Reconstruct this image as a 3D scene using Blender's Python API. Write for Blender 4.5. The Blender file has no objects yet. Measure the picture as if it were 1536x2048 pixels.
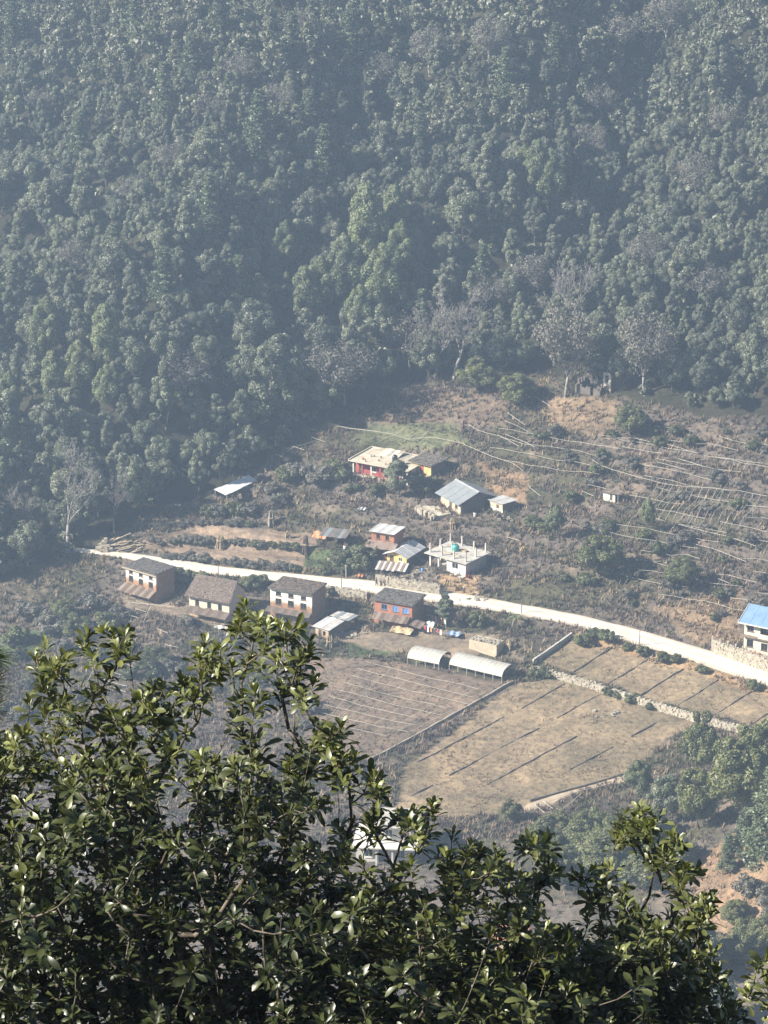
import bpy, math, random
import numpy as np
from mathutils import Vector, Matrix
R = math.radians
random.seed(7)
sc = bpy.context.scene
COL = sc.collection

# ------------------------------------------------------------------ camera
CAM = np.array([0.0, 0.0, 216.0])
PITCH = R(20.0)
FPX = 768.0 / math.tan(R(7.0))          # focal length in pixels of a 1536 x 2048 picture
cd = bpy.data.cameras.new('camera')
cam = bpy.data.objects.new('camera', cd)
COL.objects.link(cam)
cam.location = CAM
cam.rotation_euler = (R(90) - PITCH, 0, 0)
cd.sensor_fit = 'HORIZONTAL'
cd.sensor_width = 36.0
cd.lens = 18.0 / math.tan(R(7.0))
cd.clip_start = 0.5
cd.clip_end = 4000
sc.camera = cam

# ------------------------------------------------------------------ sky, sun, exposure
SUN_EL = R(34)
SUN_H = (-0.972, -0.235)                 # where the sun stands, seen on the plan
w = bpy.data.worlds.new('World')
sc.world = w
w.use_nodes = True
nt = w.node_tree
sky = nt.nodes.new('ShaderNodeTexSky')
sky.sky_type = 'NISHITA'
sky.sun_disc = False
sky.sun_elevation = SUN_EL
sky.sun_rotation = math.atan2(SUN_H[0], SUN_H[1])
sky.altitude = 1400
sky.dust_density = 2.0
nt.links.new(sky.outputs[0], nt.nodes['Background'].inputs[0])
nt.nodes['Background'].inputs[1].default_value = 0.05
sl = bpy.data.lights.new('sun', 'SUN')
sl.energy = 5.0
sl.angle = R(0.6)
sl.color = (1.0, 0.93, 0.82)
sun = bpy.data.objects.new('sun', sl)
COL.objects.link(sun)
S = Vector((SUN_H[0] * math.cos(SUN_EL), SUN_H[1] * math.cos(SUN_EL), math.sin(SUN_EL)))
sun.rotation_euler = S.to_track_quat('Z', 'Y').to_euler()
sun.location = (-200, 300, 400)
sc.view_settings.view_transform = 'Standard'
sc.view_settings.look = 'None'
sc.view_settings.gamma = 1.0
sc.view_settings.exposure = 1.6
sc.cycles.max_bounces = 6
sc.cycles.diffuse_bounces = 3
sc.cycles.transparent_max_bounces = 6
sc.cycles.volume_bounces = 1
HAZE_DENSITY = 0.00038
HAZE_COLOR = (0.48, 0.635, 0.85)

# ------------------------------------------------------------------ helpers
def sstep(a, b, x):
    u = np.clip((np.asarray(x, float) - a) / (b - a), 0, 1)
    return u * u * (3 - 2 * u)

def sp(x, wd):
    return np.logaddexp(0, np.asarray(x, float) / wd) * wd

def vnoise(x, y, seed=0):
    x = np.asarray(x, float); y = np.asarray(y, float)
    xi = np.floor(x).astype(np.int64); yi = np.floor(y).astype(np.int64)
    fx = x - xi; fy = y - yi
    fx = fx * fx * (3 - 2 * fx); fy = fy * fy * (3 - 2 * fy)
    def h(a, b):
        n = (a * 374761393 + b * 668265263 + seed * 974634777) & 0x7fffffff
        n = ((n ^ (n >> 13)) * 1274126177) & 0x7fffffff
        return ((n ^ (n >> 16)) & 0xffff) / 65535.0
    a = h(xi, yi) * (1 - fx) + h(xi + 1, yi) * fx
    b = h(xi, yi + 1) * (1 - fx) + h(xi + 1, yi + 1) * fx
    return a * (1 - fy) + b * fy

def fbm(x, y, seed=0, oc=4):
    v = 0; a = 0.5
    for i in range(oc):
        v = v + a * vnoise(x * 2 ** i, y * 2 ** i, seed + i)
        a *= 0.5
    return v / (1 - 0.5 ** oc)

FWD = np.array([0, math.cos(PITCH), -math.sin(PITCH)])
UP = np.array([0, math.sin(PITCH), math.cos(PITCH)])

def ray(px, py):
    d = FWD + UP * ((1024 - py) / FPX)
    d = d + np.array([1, 0, 0]) * ((px - 768) / FPX)
    return d

def proj(p):
    q = np.asarray(p, float) - CAM
    dep = q @ FWD
    return 768 + FPX * q[..., 0] / dep, 1024 - FPX * (q @ UP) / dep, dep

def onplane(px, py, z):
    d = ray(px, py)
    return CAM + d * ((z - CAM[2]) / d[2])

def at(px, py, dist):
    d = ray(px, py)
    return CAM + d / np.linalg.norm(d) * dist

# ------------------------------------------------------------------ the lie of the land
NX, NY = 0.4415, 0.897
def st(x, y):
    return x * NX + (y - 546) * NY, x * NY - (y - 546) * NX

def segdist(x, y, a, b):
    a = np.array(a, float); b = np.array(b, float); ab = b - a
    u = np.clip(((x - a[0]) * ab[0] + (y - a[1]) * ab[1]) / (ab @ ab), 0, 1)
    return np.hypot(x - a[0] - u * ab[0], y - a[1] - u * ab[1])

BANKS = []
def zbase(x, y):
    x = np.asarray(x, float); y = np.asarray(y, float)
    s, t = st(x, y)
    z = 0.08 * s + 0.18 * sp(s, 5)
    toe = 8 + 62 * sstep(-78, -18, t)
    fz = sp(s - toe, 8)
    # terraces on the farmed slope
    u = z / 1.8 + 0.5 * fbm(x / 30, y / 30, 3, 2)
    fr = u - np.floor(u)
    terr = 1.8 * (np.floor(u) + sstep(0.74, 1.0, fr) - 0.5 * fbm(x / 30, y / 30, 3, 2))
    tw = sstep(5, 12, s) * (1 - sstep(-14, 0, s - toe)) * sstep(-62, -48, t) * 0.9
    z = z * (1 - tw) + terr * tw
    for sa, sb, hb_ in BANKS:
        s0 = sa + (sb - sa) * (t + 52) / 34
        lim = sstep(-62, -54, t) * (1 - sstep(-20, -12, t))
        z = z + lim * hb_ * (sstep(-.45, .45, s - s0) - np.clip((s - s0 + 4.5) / 9, 0, 1))
    z = z + 0.36 * fz
    k = sstep(2, 30, fz)
    z = z + k * 6 * np.exp(-(segdist(x, y, (-38, 760), (-48, 600)) / 20) ** 2)
    z = z - k * 8 * np.exp(-(segdist(x, y, (18, 740), (-20, 630)) / 14) ** 2)
    z = z + k * 8 * np.exp(-(segdist(x, y, (48, 740), (22, 650)) / 16) ** 2)
    z = z - k * 6 * np.exp(-(segdist(x, y, (72, 760), (50, 650)) / 12) ** 2)
    z = z + k * 11 * (fbm(x / 30, y / 30, 11, 3) - 0.5)
    z = z + 0.7 * (fbm(x / 14, y / 14, 5, 3) - 0.5)
    # spur in the lower right, stream dip in the lower left
    z = z + 17 * np.exp(-((x - 74) / 24) ** 2 - ((y - 424) / 40) ** 2)
    z = z - 4 * np.exp(-((x + 75) / 25) ** 2 - ((y - 540) / 22) ** 2)
    z = 205 - sp(205 - z, 12)
    zn = 214.2 - 0.84 * sp(y, 1.5)
    return np.maximum(z, zn)

def march(px, py, zf):
    d = ray(px, py)
    ts = np.arange(390, 980, 0.8)
    P = CAM[None, :] + d[None, :] * ts[:, None]
    h = P[:, 2] - zf(P[:, 0], P[:, 1])
    i = int(np.argmax(h < 0))
    if i == 0:
        i = len(ts) - 1
    u = h[i - 1] / (h[i - 1] - h[i])
    return P[i - 1] * (1 - u) + P[i] * u

_b = [[march(px_, py_, zbase) for px_, py_ in L_] for L_ in ([(310, 1083), (600, 1098)], [(290, 1110), (600, 1136)])]
BANKS = [(float(st(*L_[0][:2])[0]), float(st(*L_[1][:2])[0]), 1.2) for L_ in _b]
ROAD_UP = [(150, 1096), (205, 1100), (250, 1104), (330, 1117), (400, 1127), (500, 1140), (600, 1149), (700, 1158), (770, 1164), (850, 1178), (930, 1190), (1000, 1203), (1100, 1220), (1180, 1236), (1250, 1255), (1320, 1276), (1400, 1300), (1450, 1315), (1536, 1340), (1620, 1366), (1750, 1405)]
ROAD_LO = [(150, 1103), (205, 1108), (250, 1116), (330, 1132), (400, 1143), (500, 1156), (600, 1166), (700, 1177), (780, 1189), (860, 1201), (940, 1212), (1000, 1221), (1100, 1238), (1170, 1253), (1250, 1276), (1320, 1299), (1400, 1322), (1450, 1340), (1536, 1367), (1620, 1394), (1750, 1434)]
def resample(pts, step):
    pts = np.array(pts, float)
    L = np.concatenate([[0], np.cumsum(np.linalg.norm(np.diff(pts[:, :2], axis=0), axis=1))])
    q = np.arange(0, L[-1], step)
    return np.stack([np.interp(q, L, pts[:, k]) for k in range(pts.shape[1])], 1)
cl = []
for a, b in zip(ROAD_UP, ROAD_LO):
    m = march((a[0] + b[0]) / 2, (a[1] + b[1]) / 2, zbase)
    u_ = onplane(*a, m[2]); l_ = onplane(*b, m[2])
    tt = np.array([0.93, -0.37]); dv = (u_ - l_)[:2]
    wd = abs(dv[0] * tt[1] - dv[1] * tt[0])
    cl.append((m[0], m[1], m[2], wd * 1.12 + .3))
ROAD = resample(cl, 1.0)
kern = np.ones(25) / 25
for kx in (0, 1, 2, 3):
    kk = kern if kx == 2 else np.ones(9) / 9
    h_ = len(kk) // 2
    ROAD[:, kx] = np.convolve(np.pad(ROAD[:, kx], h_, mode='reflect', reflect_type='odd'), kk, 'valid')

PADS = []
def Z(x, y):
    x = np.asarray(x, float); y = np.asarray(y, float)
    shp = np.broadcast(x, y).shape
    x = np.broadcast_to(x, shp).ravel(); y = np.broadcast_to(y, shp).ravel()
    z = zbase(x, y)
    for cx, cy, r, pz in PADS:
        d = np.hypot(x - cx, y - cy)
        m = d < r + 4
        if m.any():
            k = 1 - sstep(r, r + 3.5, d[m])
            z[m] = z[m] * (1 - k) + pz * k
    near = np.nonzero((y > 440) & (y < 620) & (x > -80) & (x < 130))[0]
    for c in range(0, len(near), 20000):
        ii = near[c:c + 20000]
        D = np.hypot(x[ii, None] - ROAD[None, :, 0], y[ii, None] - ROAD[None, :, 1])
        j = D.argmin(1); d = D[np.arange(len(ii)), j]; hw = ROAD[j, 3] / 2
        k = 1 - sstep(0, 1, (d - hw - 0.3) / 2.6)
        z[ii] = z[ii] * (1 - k) + ROAD[j, 2] * k
    return z.reshape(shp)

def pix(px, py):
    return march(px, py, Z)

# ------------------------------------------------------------------ materials
def nodes_of(name):
    m = bpy.data.materials.new(name)
    m.use_nodes = True
    n = m.node_tree.nodes
    return m, n, m.node_tree.links, n['Principled BSDF']

def mixcol(n, l, fac, a, b, mode='MIX'):
    x = n.new('ShaderNodeMix'); x.data_type = 'RGBA'; x.blend_type = mode
    for sock, v in ((x.inputs[0], fac), (x.inputs[6], a), (x.inputs[7], b)):
        if hasattr(v, 'is_linked') or hasattr(v, 'links'):
            l.new(v, sock)
        else:
            sock.default_value = v if isinstance(v, (int, float)) else (*v, 1)
    return x.outputs[2]

def noise(n, l, scale, detail=4, rough=0.6, vec=None, coord='Object'):
    t = n.new('ShaderNodeTexNoise')
    t.inputs['Scale'].default_value = scale
    t.inputs['Detail'].default_value = detail
    t.inputs['Roughness'].default_value = rough
    if vec is None:
        tc = n.new('ShaderNodeTexCoord'); vec = tc.outputs[coord]
    l.new(vec, t.inputs['Vector'])
    return t.outputs['Fac']

def ramp(n, l, fac, stops):
    r = n.new('ShaderNodeValToRGB')
    e = r.color_ramp.elements
    while len(e) < len(stops):
        e.new(0.5)
    for i, (p, c) in enumerate(stops):
        e[i].position = p
        e[i].color = (*c, 1) if len(c) == 3 else c
    l.new(fac, r.inputs[0])
    return r.outputs[0]

def bump(n, l, b, h, strength, dist):
    k = n.new('ShaderNodeBump')
    k.inputs['Strength'].default_value = strength
    k.inputs['Distance'].default_value = dist
    l.new(h, k.inputs['Height'])
    l.new(k.outputs[0], b.inputs['Normal'])

MATS = {}
def weathered(name, c1, c2, scale=0.8, rough=0.85, bs=0.3, bd=0.05, c3=None, metal=0.0, lo=0.35, hi=0.65):
    c1, c2, c3 = [tuple(v * .84 for v in c) if c else None for c in (c1, c2, c3)]
    m, n, l, b = nodes_of(name)
    f = noise(n, l, scale, 6, 0.7)
    col = ramp(n, l, f, [(lo, c1), (hi, c2)])
    if c3:
        f3 = noise(n, l, scale * 0.37, 5, 0.65)
        k = ramp(n, l, f3, [(0.52, (0, 0, 0)), (0.64, (1, 1, 1))])
        col = mixcol(n, l, k, col, c3)
    l.new(col, b.inputs['Base Color'])
    b.inputs['Roughness'].default_value = rough
    b.inputs['Metallic'].default_value = metal
    bump(n, l, b, noise(n, l, scale * 6, 4, 0.7), bs, bd)
    MATS[name] = m
    return m

def plaster_brick(name, white, brick, z0, soft):
    white = tuple(v * .86 for v in white); brick = tuple(v * .86 for v in brick)
    """whitewash that has worn off below z0 and shows mud brick"""
    m, n, l, b = nodes_of(name)
    tc = n.new('ShaderNodeTexCoord'); sx = n.new('ShaderNodeSeparateXYZ')
    l.new(tc.outputs['Object'], sx.inputs[0])
    nz = noise(n, l, 0.9, 6, 0.75)
    a = n.new('ShaderNodeMath'); a.operation = 'MULTIPLY_ADD'
    l.new(nz, a.inputs[0]); a.inputs[1].default_value = 2.6
    l.new(sx.outputs[2], a.inputs[2])
    mr = n.new('ShaderNodeMapRange')
    mr.inputs[1].default_value = z0 + 1.3 - soft; mr.inputs[2].default_value = z0 + 1.3 + soft
    l.new(a.outputs[0], mr.inputs[0])
    f2 = noise(n, l, 3.5, 5, 0.7)
    br = ramp(n, l, f2, [(0.3, tuple(v * 0.7 for v in brick)), (0.7, tuple(v * 1.25 for v in brick))])
    wh = ramp(n, l, f2, [(0.25, tuple(v * 0.72 for v in white)), (0.6, white)])
    l.new(mixcol(n, l, mr.outputs[0], br, wh), b.inputs['Base Color'])
    b.inputs['Roughness'].default_value = 0.9
    bump(n, l, b, f2, 0.4, 0.04)
    MATS[name] = m

def brickwall(name, c1, c2, mortar):
    m, n, l, b = nodes_of(name)
    t = n.new('ShaderNodeTexBrick')
    t.inputs['Color1'].default_value = (*c1, 1); t.inputs['Color2'].default_value = (*c2, 1)
    t.inputs['Mortar'].default_value = (*mortar, 1)
    t.inputs['Scale'].default_value = 4.0
    tc = n.new('ShaderNodeTexCoord'); mp = n.new('ShaderNodeMapping')
    mp.inputs['Rotation'].default_value = (R(90), 0, 0)
    l.new(tc.outputs['Object'], mp.inputs[0]); l.new(mp.outputs[0], t.inputs['Vector'])
    k = ramp(n, l, noise(n, l, 0.7, 6, 0.7), [(0.3, (0.6, 0.6, 0.6)), (0.7, (1.15, 1.1, 1.05))])
    l.new(mixcol(n, l, 1.0, t.outputs[0], k, 'MULTIPLY'), b.inputs['Base Color'])
    b.inputs['Roughness'].default_value = 0.9
    MATS[name] = m

def corrugated(name, c1, c2, rust=None, pitch=7.0, rough=0.45, metal=0.3, axis=0):
    m, n, l, b = nodes_of(name)
    tc = n.new('ShaderNodeTexCoord'); sx = n.new('ShaderNodeSeparateXYZ')
    l.new(tc.outputs['Object'], sx.inputs[0])
    s = n.new('ShaderNodeMath'); s.operation = 'MULTIPLY'; s.inputs[1].default_value = pitch * 2 * math.pi / 1.4
    l.new(sx.outputs[axis], s.inputs[0])
    si = n.new('ShaderNodeMath'); si.operation = 'SINE'; l.new(s.outputs[0], si.inputs[0])
    f = noise(n, l, 0.6, 5, 0.7)
    col = ramp(n, l, f, [(0.3, c1), (0.7, c2)])
    if rust:
        k = ramp(n, l, noise(n, l, 0.9, 6, 0.75), [(0.5, (0, 0, 0)), (0.68, (1, 1, 1))])
        col = mixcol(n, l, k, col, rust)
    l.new(col, b.inputs['Base Color'])
    b.inputs['Roughness'].default_value = rough; b.inputs['Metallic'].default_value = metal
    bump(n, l, b, si.outputs[0], 0.35, 0.05)
    MATS[name] = m

def foliage(name, dark, light, rough=0.5, trans=0.2, hue=0.12, spec=0.5, obj_var=0.35):
    m, n, l, b = nodes_of(name)
    at_ = n.new('ShaderNodeAttribute'); at_.attribute_name = 'tint'
    oi = n.new('ShaderNodeObjectInfo')
    col = ramp(n, l, at_.outputs['Fac'], [(0.0, dark), (1.0, light)])
    k = ramp(n, l, oi.outputs['Random'], [(0.0, (1 - obj_var, 1 - obj_var, 1 - obj_var * .9)), (0.35, (1, 1, 1)), (0.7, (1 + obj_var * 0.6, 1 + obj_var * 0.6, 1 + obj_var * 0.3)), (1.0, (1 + hue, 1 + hue * .75, 1 + hue * .75))])
    col = mixcol(n, l, 1.0, col, k, 'MULTIPLY')
    l.new(col, b.inputs['Base Color'])
    b.inputs['Roughness'].default_value = rough
    b.inputs['Specular IOR Level'].default_value = spec
    if trans > 0:
        tr = n.new('ShaderNodeBsdfTranslucent')
        l.new(mixcol(n, l, 1.0, col, (1.3, 1.35, 0.5), 'MULTIPLY'), tr.inputs[0])
        ms = n.new('ShaderNodeMixShader'); ms.inputs[0].default_value = trans
        l.new(b.outputs[0], ms.inputs[1]); l.new(tr.outputs[0], ms.inputs[2])
        l.new(ms.outputs[0], n['Material Output'].inputs[0])
    MATS[name] = m

weathered('bark', (0.07, 0.055, 0.04), (0.16, 0.13, 0.10), 3.0, bd=0.02)
weathered('pale_bark', (0.19, 0.17, 0.15), (0.34, 0.31, 0.28), 2.0, bd=0.02)
weathered('near_bark', (0.035, 0.026, 0.02), (0.16, 0.13, 0.10), 9.0, bd=0.01)
weathered('grey_twigs', (0.14, 0.125, 0.115), (0.25, 0.225, 0.205), 2.0, bd=0.01)
foliage('forest_leaf', (0.05, 0.06, 0.040), (0.195, 0.21, 0.15), rough=0.5, trans=0.25, obj_var=0.3, hue=0.3)
foliage('bright_leaf', (0.085, 0.105, 0.052), (0.205, 0.23, 0.12), rough=0.55, trans=0.25, obj_var=0.2)
foliage('pine_leaf', (0.05, 0.07, 0.04), (0.15, 0.18, 0.10), rough=0.5, trans=0.1, obj_var=0.2)
foliage('dry_leaf', (0.085, 0.08, 0.066), (0.16, 0.15, 0.125), rough=0.7, trans=0.15, obj_var=0.2)
foliage('shrub_leaf', (0.045, 0.056, 0.025), (0.14, 0.15, 0.065), rough=0.55, trans=0.2, obj_var=0.3)
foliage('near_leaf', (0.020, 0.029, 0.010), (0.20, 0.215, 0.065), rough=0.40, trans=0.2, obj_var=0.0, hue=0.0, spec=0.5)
foliage('warm_leaf', (0.06, 0.07, 0.03), (0.175, 0.185, 0.075), rough=0.55, trans=0.25, obj_var=0.2)
foliage('near_needle', (0.02, 0.035, 0.012), (0.10, 0.14, 0.03), rough=0.4, trans=0.2, obj_var=0.0, hue=0.0)

plaster_brick('worn_whitewash', (0.86, 0.81, 0.69), (0.36, 0.20, 0.11), 3.5, 0.35)
plaster_brick('cream_plaster', (0.62, 0.56, 0.45), (0.42, 0.30, 0.20), 1.7, 0.5)
brickwall('red_brick', (0.40, 0.15, 0.08), (0.33, 0.12, 0.065), (0.36, 0.24, 0.17))
brickwall('mud_brick', (0.30, 0.18, 0.11), (0.24, 0.15, 0.095), (0.28, 0.21, 0.15))
brickwall('block_wall', (0.55, 0.47, 0.34), (0.48, 0.42, 0.31), (0.34, 0.30, 0.24))
weathered('slate', (0.055, 0.05, 0.048), (0.21, 0.19, 0.165), 2.6, c3=(0.10, 0.085, 0.06))
weathered('clay_tile', (0.08, 0.06, 0.048), (0.24, 0.18, 0.14), 2.6, c3=(0.11, 0.09, 0.07))
weathered('timber', (0.07, 0.05, 0.035), (0.15, 0.11, 0.075), 4.0)
weathered('pale_timber', (0.30, 0.24, 0.17), (0.48, 0.40, 0.29), 4.0)
weathered('bamboo', (0.50, 0.46, 0.37), (0.66, 0.62, 0.52), 2.0)
weathered('white_paint', (0.55, 0.53, 0.47), (0.76, 0.73, 0.66), 0.9)
weathered('cream_paint', (0.62, 0.55, 0.42), (0.74, 0.67, 0.53), 0.8)
weathered('yellow_paint', (0.62, 0.42, 0.13), (0.74, 0.52, 0.20), 0.9)
weathered('ochre_paint', (0.50, 0.37, 0.14), (0.68, 0.53, 0.24), 0.9)
weathered('red_paint', (0.30, 0.06, 0.06), (0.42, 0.10, 0.09), 0.9)
weathered('blue_paint', (0.10, 0.22, 0.48), (0.17, 0.32, 0.60), 2.0)
weathered('concrete', (0.34, 0.32, 0.28), (0.56, 0.53, 0.47), 0.8)
weathered('dark_concrete_and_shade', (0.11, 0.095, 0.08), (0.20, 0.17, 0.14), 1.0)  # also painted on house sides turned from the sun, in place of shade
weathered('terrace_concrete', (0.42, 0.37, 0.27), (0.64, 0.58, 0.45), 0.5, c3=(0.30, 0.26, 0.20))
weathered('rubble_stone', (0.22, 0.19, 0.15), (0.46, 0.41, 0.32), 1.4, bs=0.6)
weathered('pale_stone', (0.24, 0.21, 0.15), (0.50, 0.44, 0.34), 1.2, bs=0.6)
weathered('plastic_film', (0.40, 0.38, 0.33), (0.54, 0.52, 0.46), 0.7, rough=0.5, bs=0.2, bd=0.03)
weathered('white_tarp', (0.66, 0.66, 0.64), (0.80, 0.80, 0.77), 0.4, rough=0.4, bs=0.2)
weathered('blue_tarp', (0.25, 0.36, 0.55), (0.40, 0.50, 0.66), 0.8, rough=0.5)
weathered('ochre_tarp', (0.42, 0.31, 0.17), (0.54, 0.42, 0.26), 0.8, rough=0.6)
weathered('red_cloth', (0.42, 0.05, 0.05), (0.55, 0.09, 0.08), 1.0)
weathered('orange_cloth', (0.58, 0.22, 0.10), (0.70, 0.32, 0.16), 1.0)
weathered('white_cloth', (0.62, 0.61, 0.58), (0.78, 0.77, 0.73), 1.0)
weathered('dark_cloth', (0.05, 0.05, 0.06), (0.10, 0.10, 0.12), 1.0)
weathered('straw', (0.26, 0.20, 0.12), (0.46, 0.37, 0.23), 3.0, bs=0.6)
weathered('grey_stalks', (0.20, 0.18, 0.15), (0.36, 0.33, 0.28), 3.0, bs=0.6)
weathered('teal_plastic', (0.05, 0.30, 0.27), (0.08, 0.38, 0.34), 1.0, rough=0.4)
weathered('black_plastic', (0.015, 0.015, 0.015), (0.03, 0.03, 0.03), 1.0, rough=0.4)
weathered('iron', (0.10, 0.10, 0.10), (0.18, 0.17, 0.16), 2.0, rough=0.6)
corrugated('grey_tin', (0.21, 0.23, 0.24), (0.30, 0.32, 0.33), metal=0.2)
corrugated('bright_tin', (0.46, 0.46, 0.45), (0.62, 0.62, 0.60), rust=(0.40, 0.36, 0.31), metal=0.2)
corrugated('rusty_tin', (0.17, 0.125, 0.10), (0.27, 0.21, 0.17), rust=(0.13, 0.075, 0.05), metal=0.1, rough=0.7)
corrugated('blue_tin', (0.15, 0.25, 0.42), (0.20, 0.31, 0.49), metal=0.1)
mg, ng, lg, bg = nodes_of('dark_glass')
bg.inputs['Base Color'].default_value = (0.02, 0.024, 0.03, 1)
bg.inputs['Roughness'].default_value = 0.12
MATS['dark_glass'] = mg
mg, ng, lg, bg = nodes_of('skin_and_clothes')
tc = ng.new('ShaderNodeTexCoord'); sx = ng.new('ShaderNodeSeparateXYZ')
lg.new(tc.outputs['Object'], sx.inputs[0])
mr = ng.new('ShaderNodeMapRange'); mr.inputs[2].default_value = 1.8
lg.new(sx.outputs[2], mr.inputs[0])
lg.new(ramp(ng, lg, mr.outputs[0], [(0.0, (0.03, 0.03, 0.035)), (0.44, (0.05, 0.05, 0.07)), (0.46, (0.10, 0.05, 0.05)), (0.80, (0.09, 0.05, 0.05)), (0.82, (0.34, 0.20, 0.13))]), bg.inputs['Base Color'])
MATS['skin_and_clothes'] = mg
bg.inputs['Roughness'].default_value = 0.8

# ------------------------------------------------------------------ object helpers
def tag(o, label=None, cat=None, group=None, kind=None):
    if label: o['label'] = label
    if cat: o['category'] = cat
    if group: o['group'] = group
    if kind or cat: o['kind'] = kind or 'thing'
    return o

def thing(name, label, cat, loc=(0, 0, 0), rz=0.0, group=None, scale=1.0):
    o = bpy.data.objects.new(name, None)
    COL.objects.link(o)
    o.location = [float(v) for v in loc]
    o.rotation_euler = (0, 0, rz)
    o.scale = (scale, scale, scale) if np.isscalar(scale) else scale
    o.empty_display_size = 0.2
    return tag(o, label, cat, group)

class MB:
    def __init__(s):
        s.v = []; s.f = []
    def pts(s, P, F):
        k = len(s.v)
        s.v += [tuple(float(c) for c in p) for p in P]
        s.f += [tuple(k + i for i in q) for q in F]
        return s
    def hexa(s, P):
        return s.pts(P, [(3, 2, 1, 0), (4, 5, 6, 7), (0, 1, 5, 4), (1, 2, 6, 5), (2, 3, 7, 6), (3, 0, 4, 7)])
    def box(s, x0, x1, y0, y1, z0, z1):
        return s.hexa([(x0, y0, z0), (x1, y0, z0), (x1, y1, z0), (x0, y1, z0), (x0, y0, z1), (x1, y0, z1), (x1, y1, z1), (x0, y1, z1)])
    def slab(s, q, th):
        """q: four corner points, counter-clockwise from above; th downward thickness"""
        return s.hexa([(p[0], p[1], p[2] - th) for p in q] + list(q))
    def tube(s, a, b, r0, r1, n=6):
        a = Vector(a); b = Vector(b); d = (b - a)
        if d.length < 1e-6: return s
        d.normalize()
        u = d.orthogonal().normalized(); w_ = d.cross(u)
        P = []
        for c, r in ((a, r0), (b, r1)):
            for i in range(n):
                an = 2 * math.pi * i / n
                P.append(c + (u * math.cos(an) + w_ * math.sin(an)) * r)
        F = [(i, (i + 1) % n, n + (i + 1) % n, n + i) for i in range(n)]
        F += [tuple(range(n))[::-1], tuple(range(n, 2 * n))]
        return s.pts(P, F)
    def path(s, pts, r, n=5):
        for a, b in zip(pts[:-1], pts[1:]):
            s.tube(a, b, r, r, n)
        return s
    def lathe(s, prof, n=14, cx=0, cy=0):
        P = []; F = []
        for r, z in prof:
            for i in range(n):
                an = 2 * math.pi * i / n
                P.append((cx + r * math.cos(an), cy + r * math.sin(an), z))
        for j in range(len(prof) - 1):
            for i in range(n):
                F.append((j * n + i, j * n + (i + 1) % n, (j + 1) * n + (i + 1) % n, (j + 1) * n + i))
        F.append(tuple(range(n))[::-1]); F.append(tuple((len(prof) - 1) * n + i for i in range(n)))
        return s.pts(P, F)
    def wall(s, x0, x1, z0, z1, y0, y1, holes):
        """a wall in the xz plane between y0 and y1 with real openings"""
        xs = sorted({x0, x1, *[h[0] for h in holes], *[h[1] for h in holes]})
        zs = sorted({z0, z1, *[h[2] for h in holes], *[h[3] for h in holes]})
        def solid(i, j):
            if i < 0 or j < 0 or i >= len(xs) - 1 or j >= len(zs) - 1: return False
            cx = (xs[i] + xs[i + 1]) / 2; cz = (zs[j] + zs[j + 1]) / 2
            return not any(h[0] < cx < h[1] and h[2] < cz < h[3] for h in holes)
        for i in range(len(xs) - 1):
            for j in range(len(zs) - 1):
                if not solid(i, j): continue
                a, b, c, d = xs[i], xs[i + 1], zs[j], zs[j + 1]
                s.pts([(a, y0, c), (b, y0, c), (b, y0, d), (a, y0, d)], [(0, 1, 2, 3)])
                s.pts([(a, y1, c), (b, y1, c), (b, y1, d), (a, y1, d)], [(3, 2, 1, 0)])
                if not solid(i - 1, j): s.pts([(a, y0, c), (a, y1, c), (a, y1, d), (a, y0, d)], [(3, 2, 1, 0)])
                if not solid(i + 1, j): s.pts([(b, y0, c), (b, y1, c), (b, y1, d), (b, y0, d)], [(0, 1, 2, 3)])
                if not solid(i, j - 1): s.pts([(a, y0, c), (b, y0, c), (b, y1, c), (a, y1, c)], [(3, 2, 1, 0)])
                if not solid(i, j + 1): s.pts([(a, y0, d), (b, y0, d), (b, y1, d), (a, y1, d)], [(0, 1, 2, 3)])
        return s
    def build(s, name, mat, parent=None, kind=None, label=None, smooth=False):
        me = bpy.data.meshes.new(name)
        me.from_pydata(s.v, [], s.f)
        me.materials.append(MATS[mat])
        if smooth: me.shade_smooth()
        o = bpy.data.objects.new(name, me)
        COL.objects.link(o)
        if parent: o.parent = parent
        if kind: o['kind'] = kind
        if label: o['label'] = label
        return o

def np_mesh(name, V, Q, mat, tint=None, col=None, smooth=False):
    me = bpy.data.meshes.new(name)
    V = np.asarray(V, np.float32); Q = np.asarray(Q, np.int32)
    me.vertices.add(len(V)); me.vertices.foreach_set('co', V.ravel())
    k = Q.shape[1]
    me.loops.add(Q.size); me.loops.foreach_set('vertex_index', Q.ravel())
    me.polygons.add(len(Q))
    me.polygons.foreach_set('loop_start', np.arange(0, Q.size, k, dtype=np.int32))
    me.polygons.foreach_set('loop_total', np.full(len(Q), k, np.int32))
    if tint is not None:
        a = me.attributes.new('tint', 'FLOAT', 'POINT'); a.data.foreach_set('value', np.asarray(tint, np.float32))
    if col is not None:
        a = me.attributes.new('soil', 'FLOAT_COLOR', 'POINT')
        a.data.foreach_set('color', np.concatenate([col, np.ones((len(col), 1))], 1).astype(np.float32).ravel())
    me.update(calc_edges=True)
    if smooth: me.shade_smooth()
    me.materials.append(MATS[mat])
    return me

def link(name, me, parent=None, kind=None):
    o = bpy.data.objects.new(name, me)
    COL.objects.link(o)
    if parent: o.parent = parent
    if kind: o['kind'] = kind
    return o

def copy_tree(o, parent=None):
    c = o.copy(); COL.objects.link(c); c.parent = parent
    for ch in list(o.children):
        copy_tree(ch, c)
    return c
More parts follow.
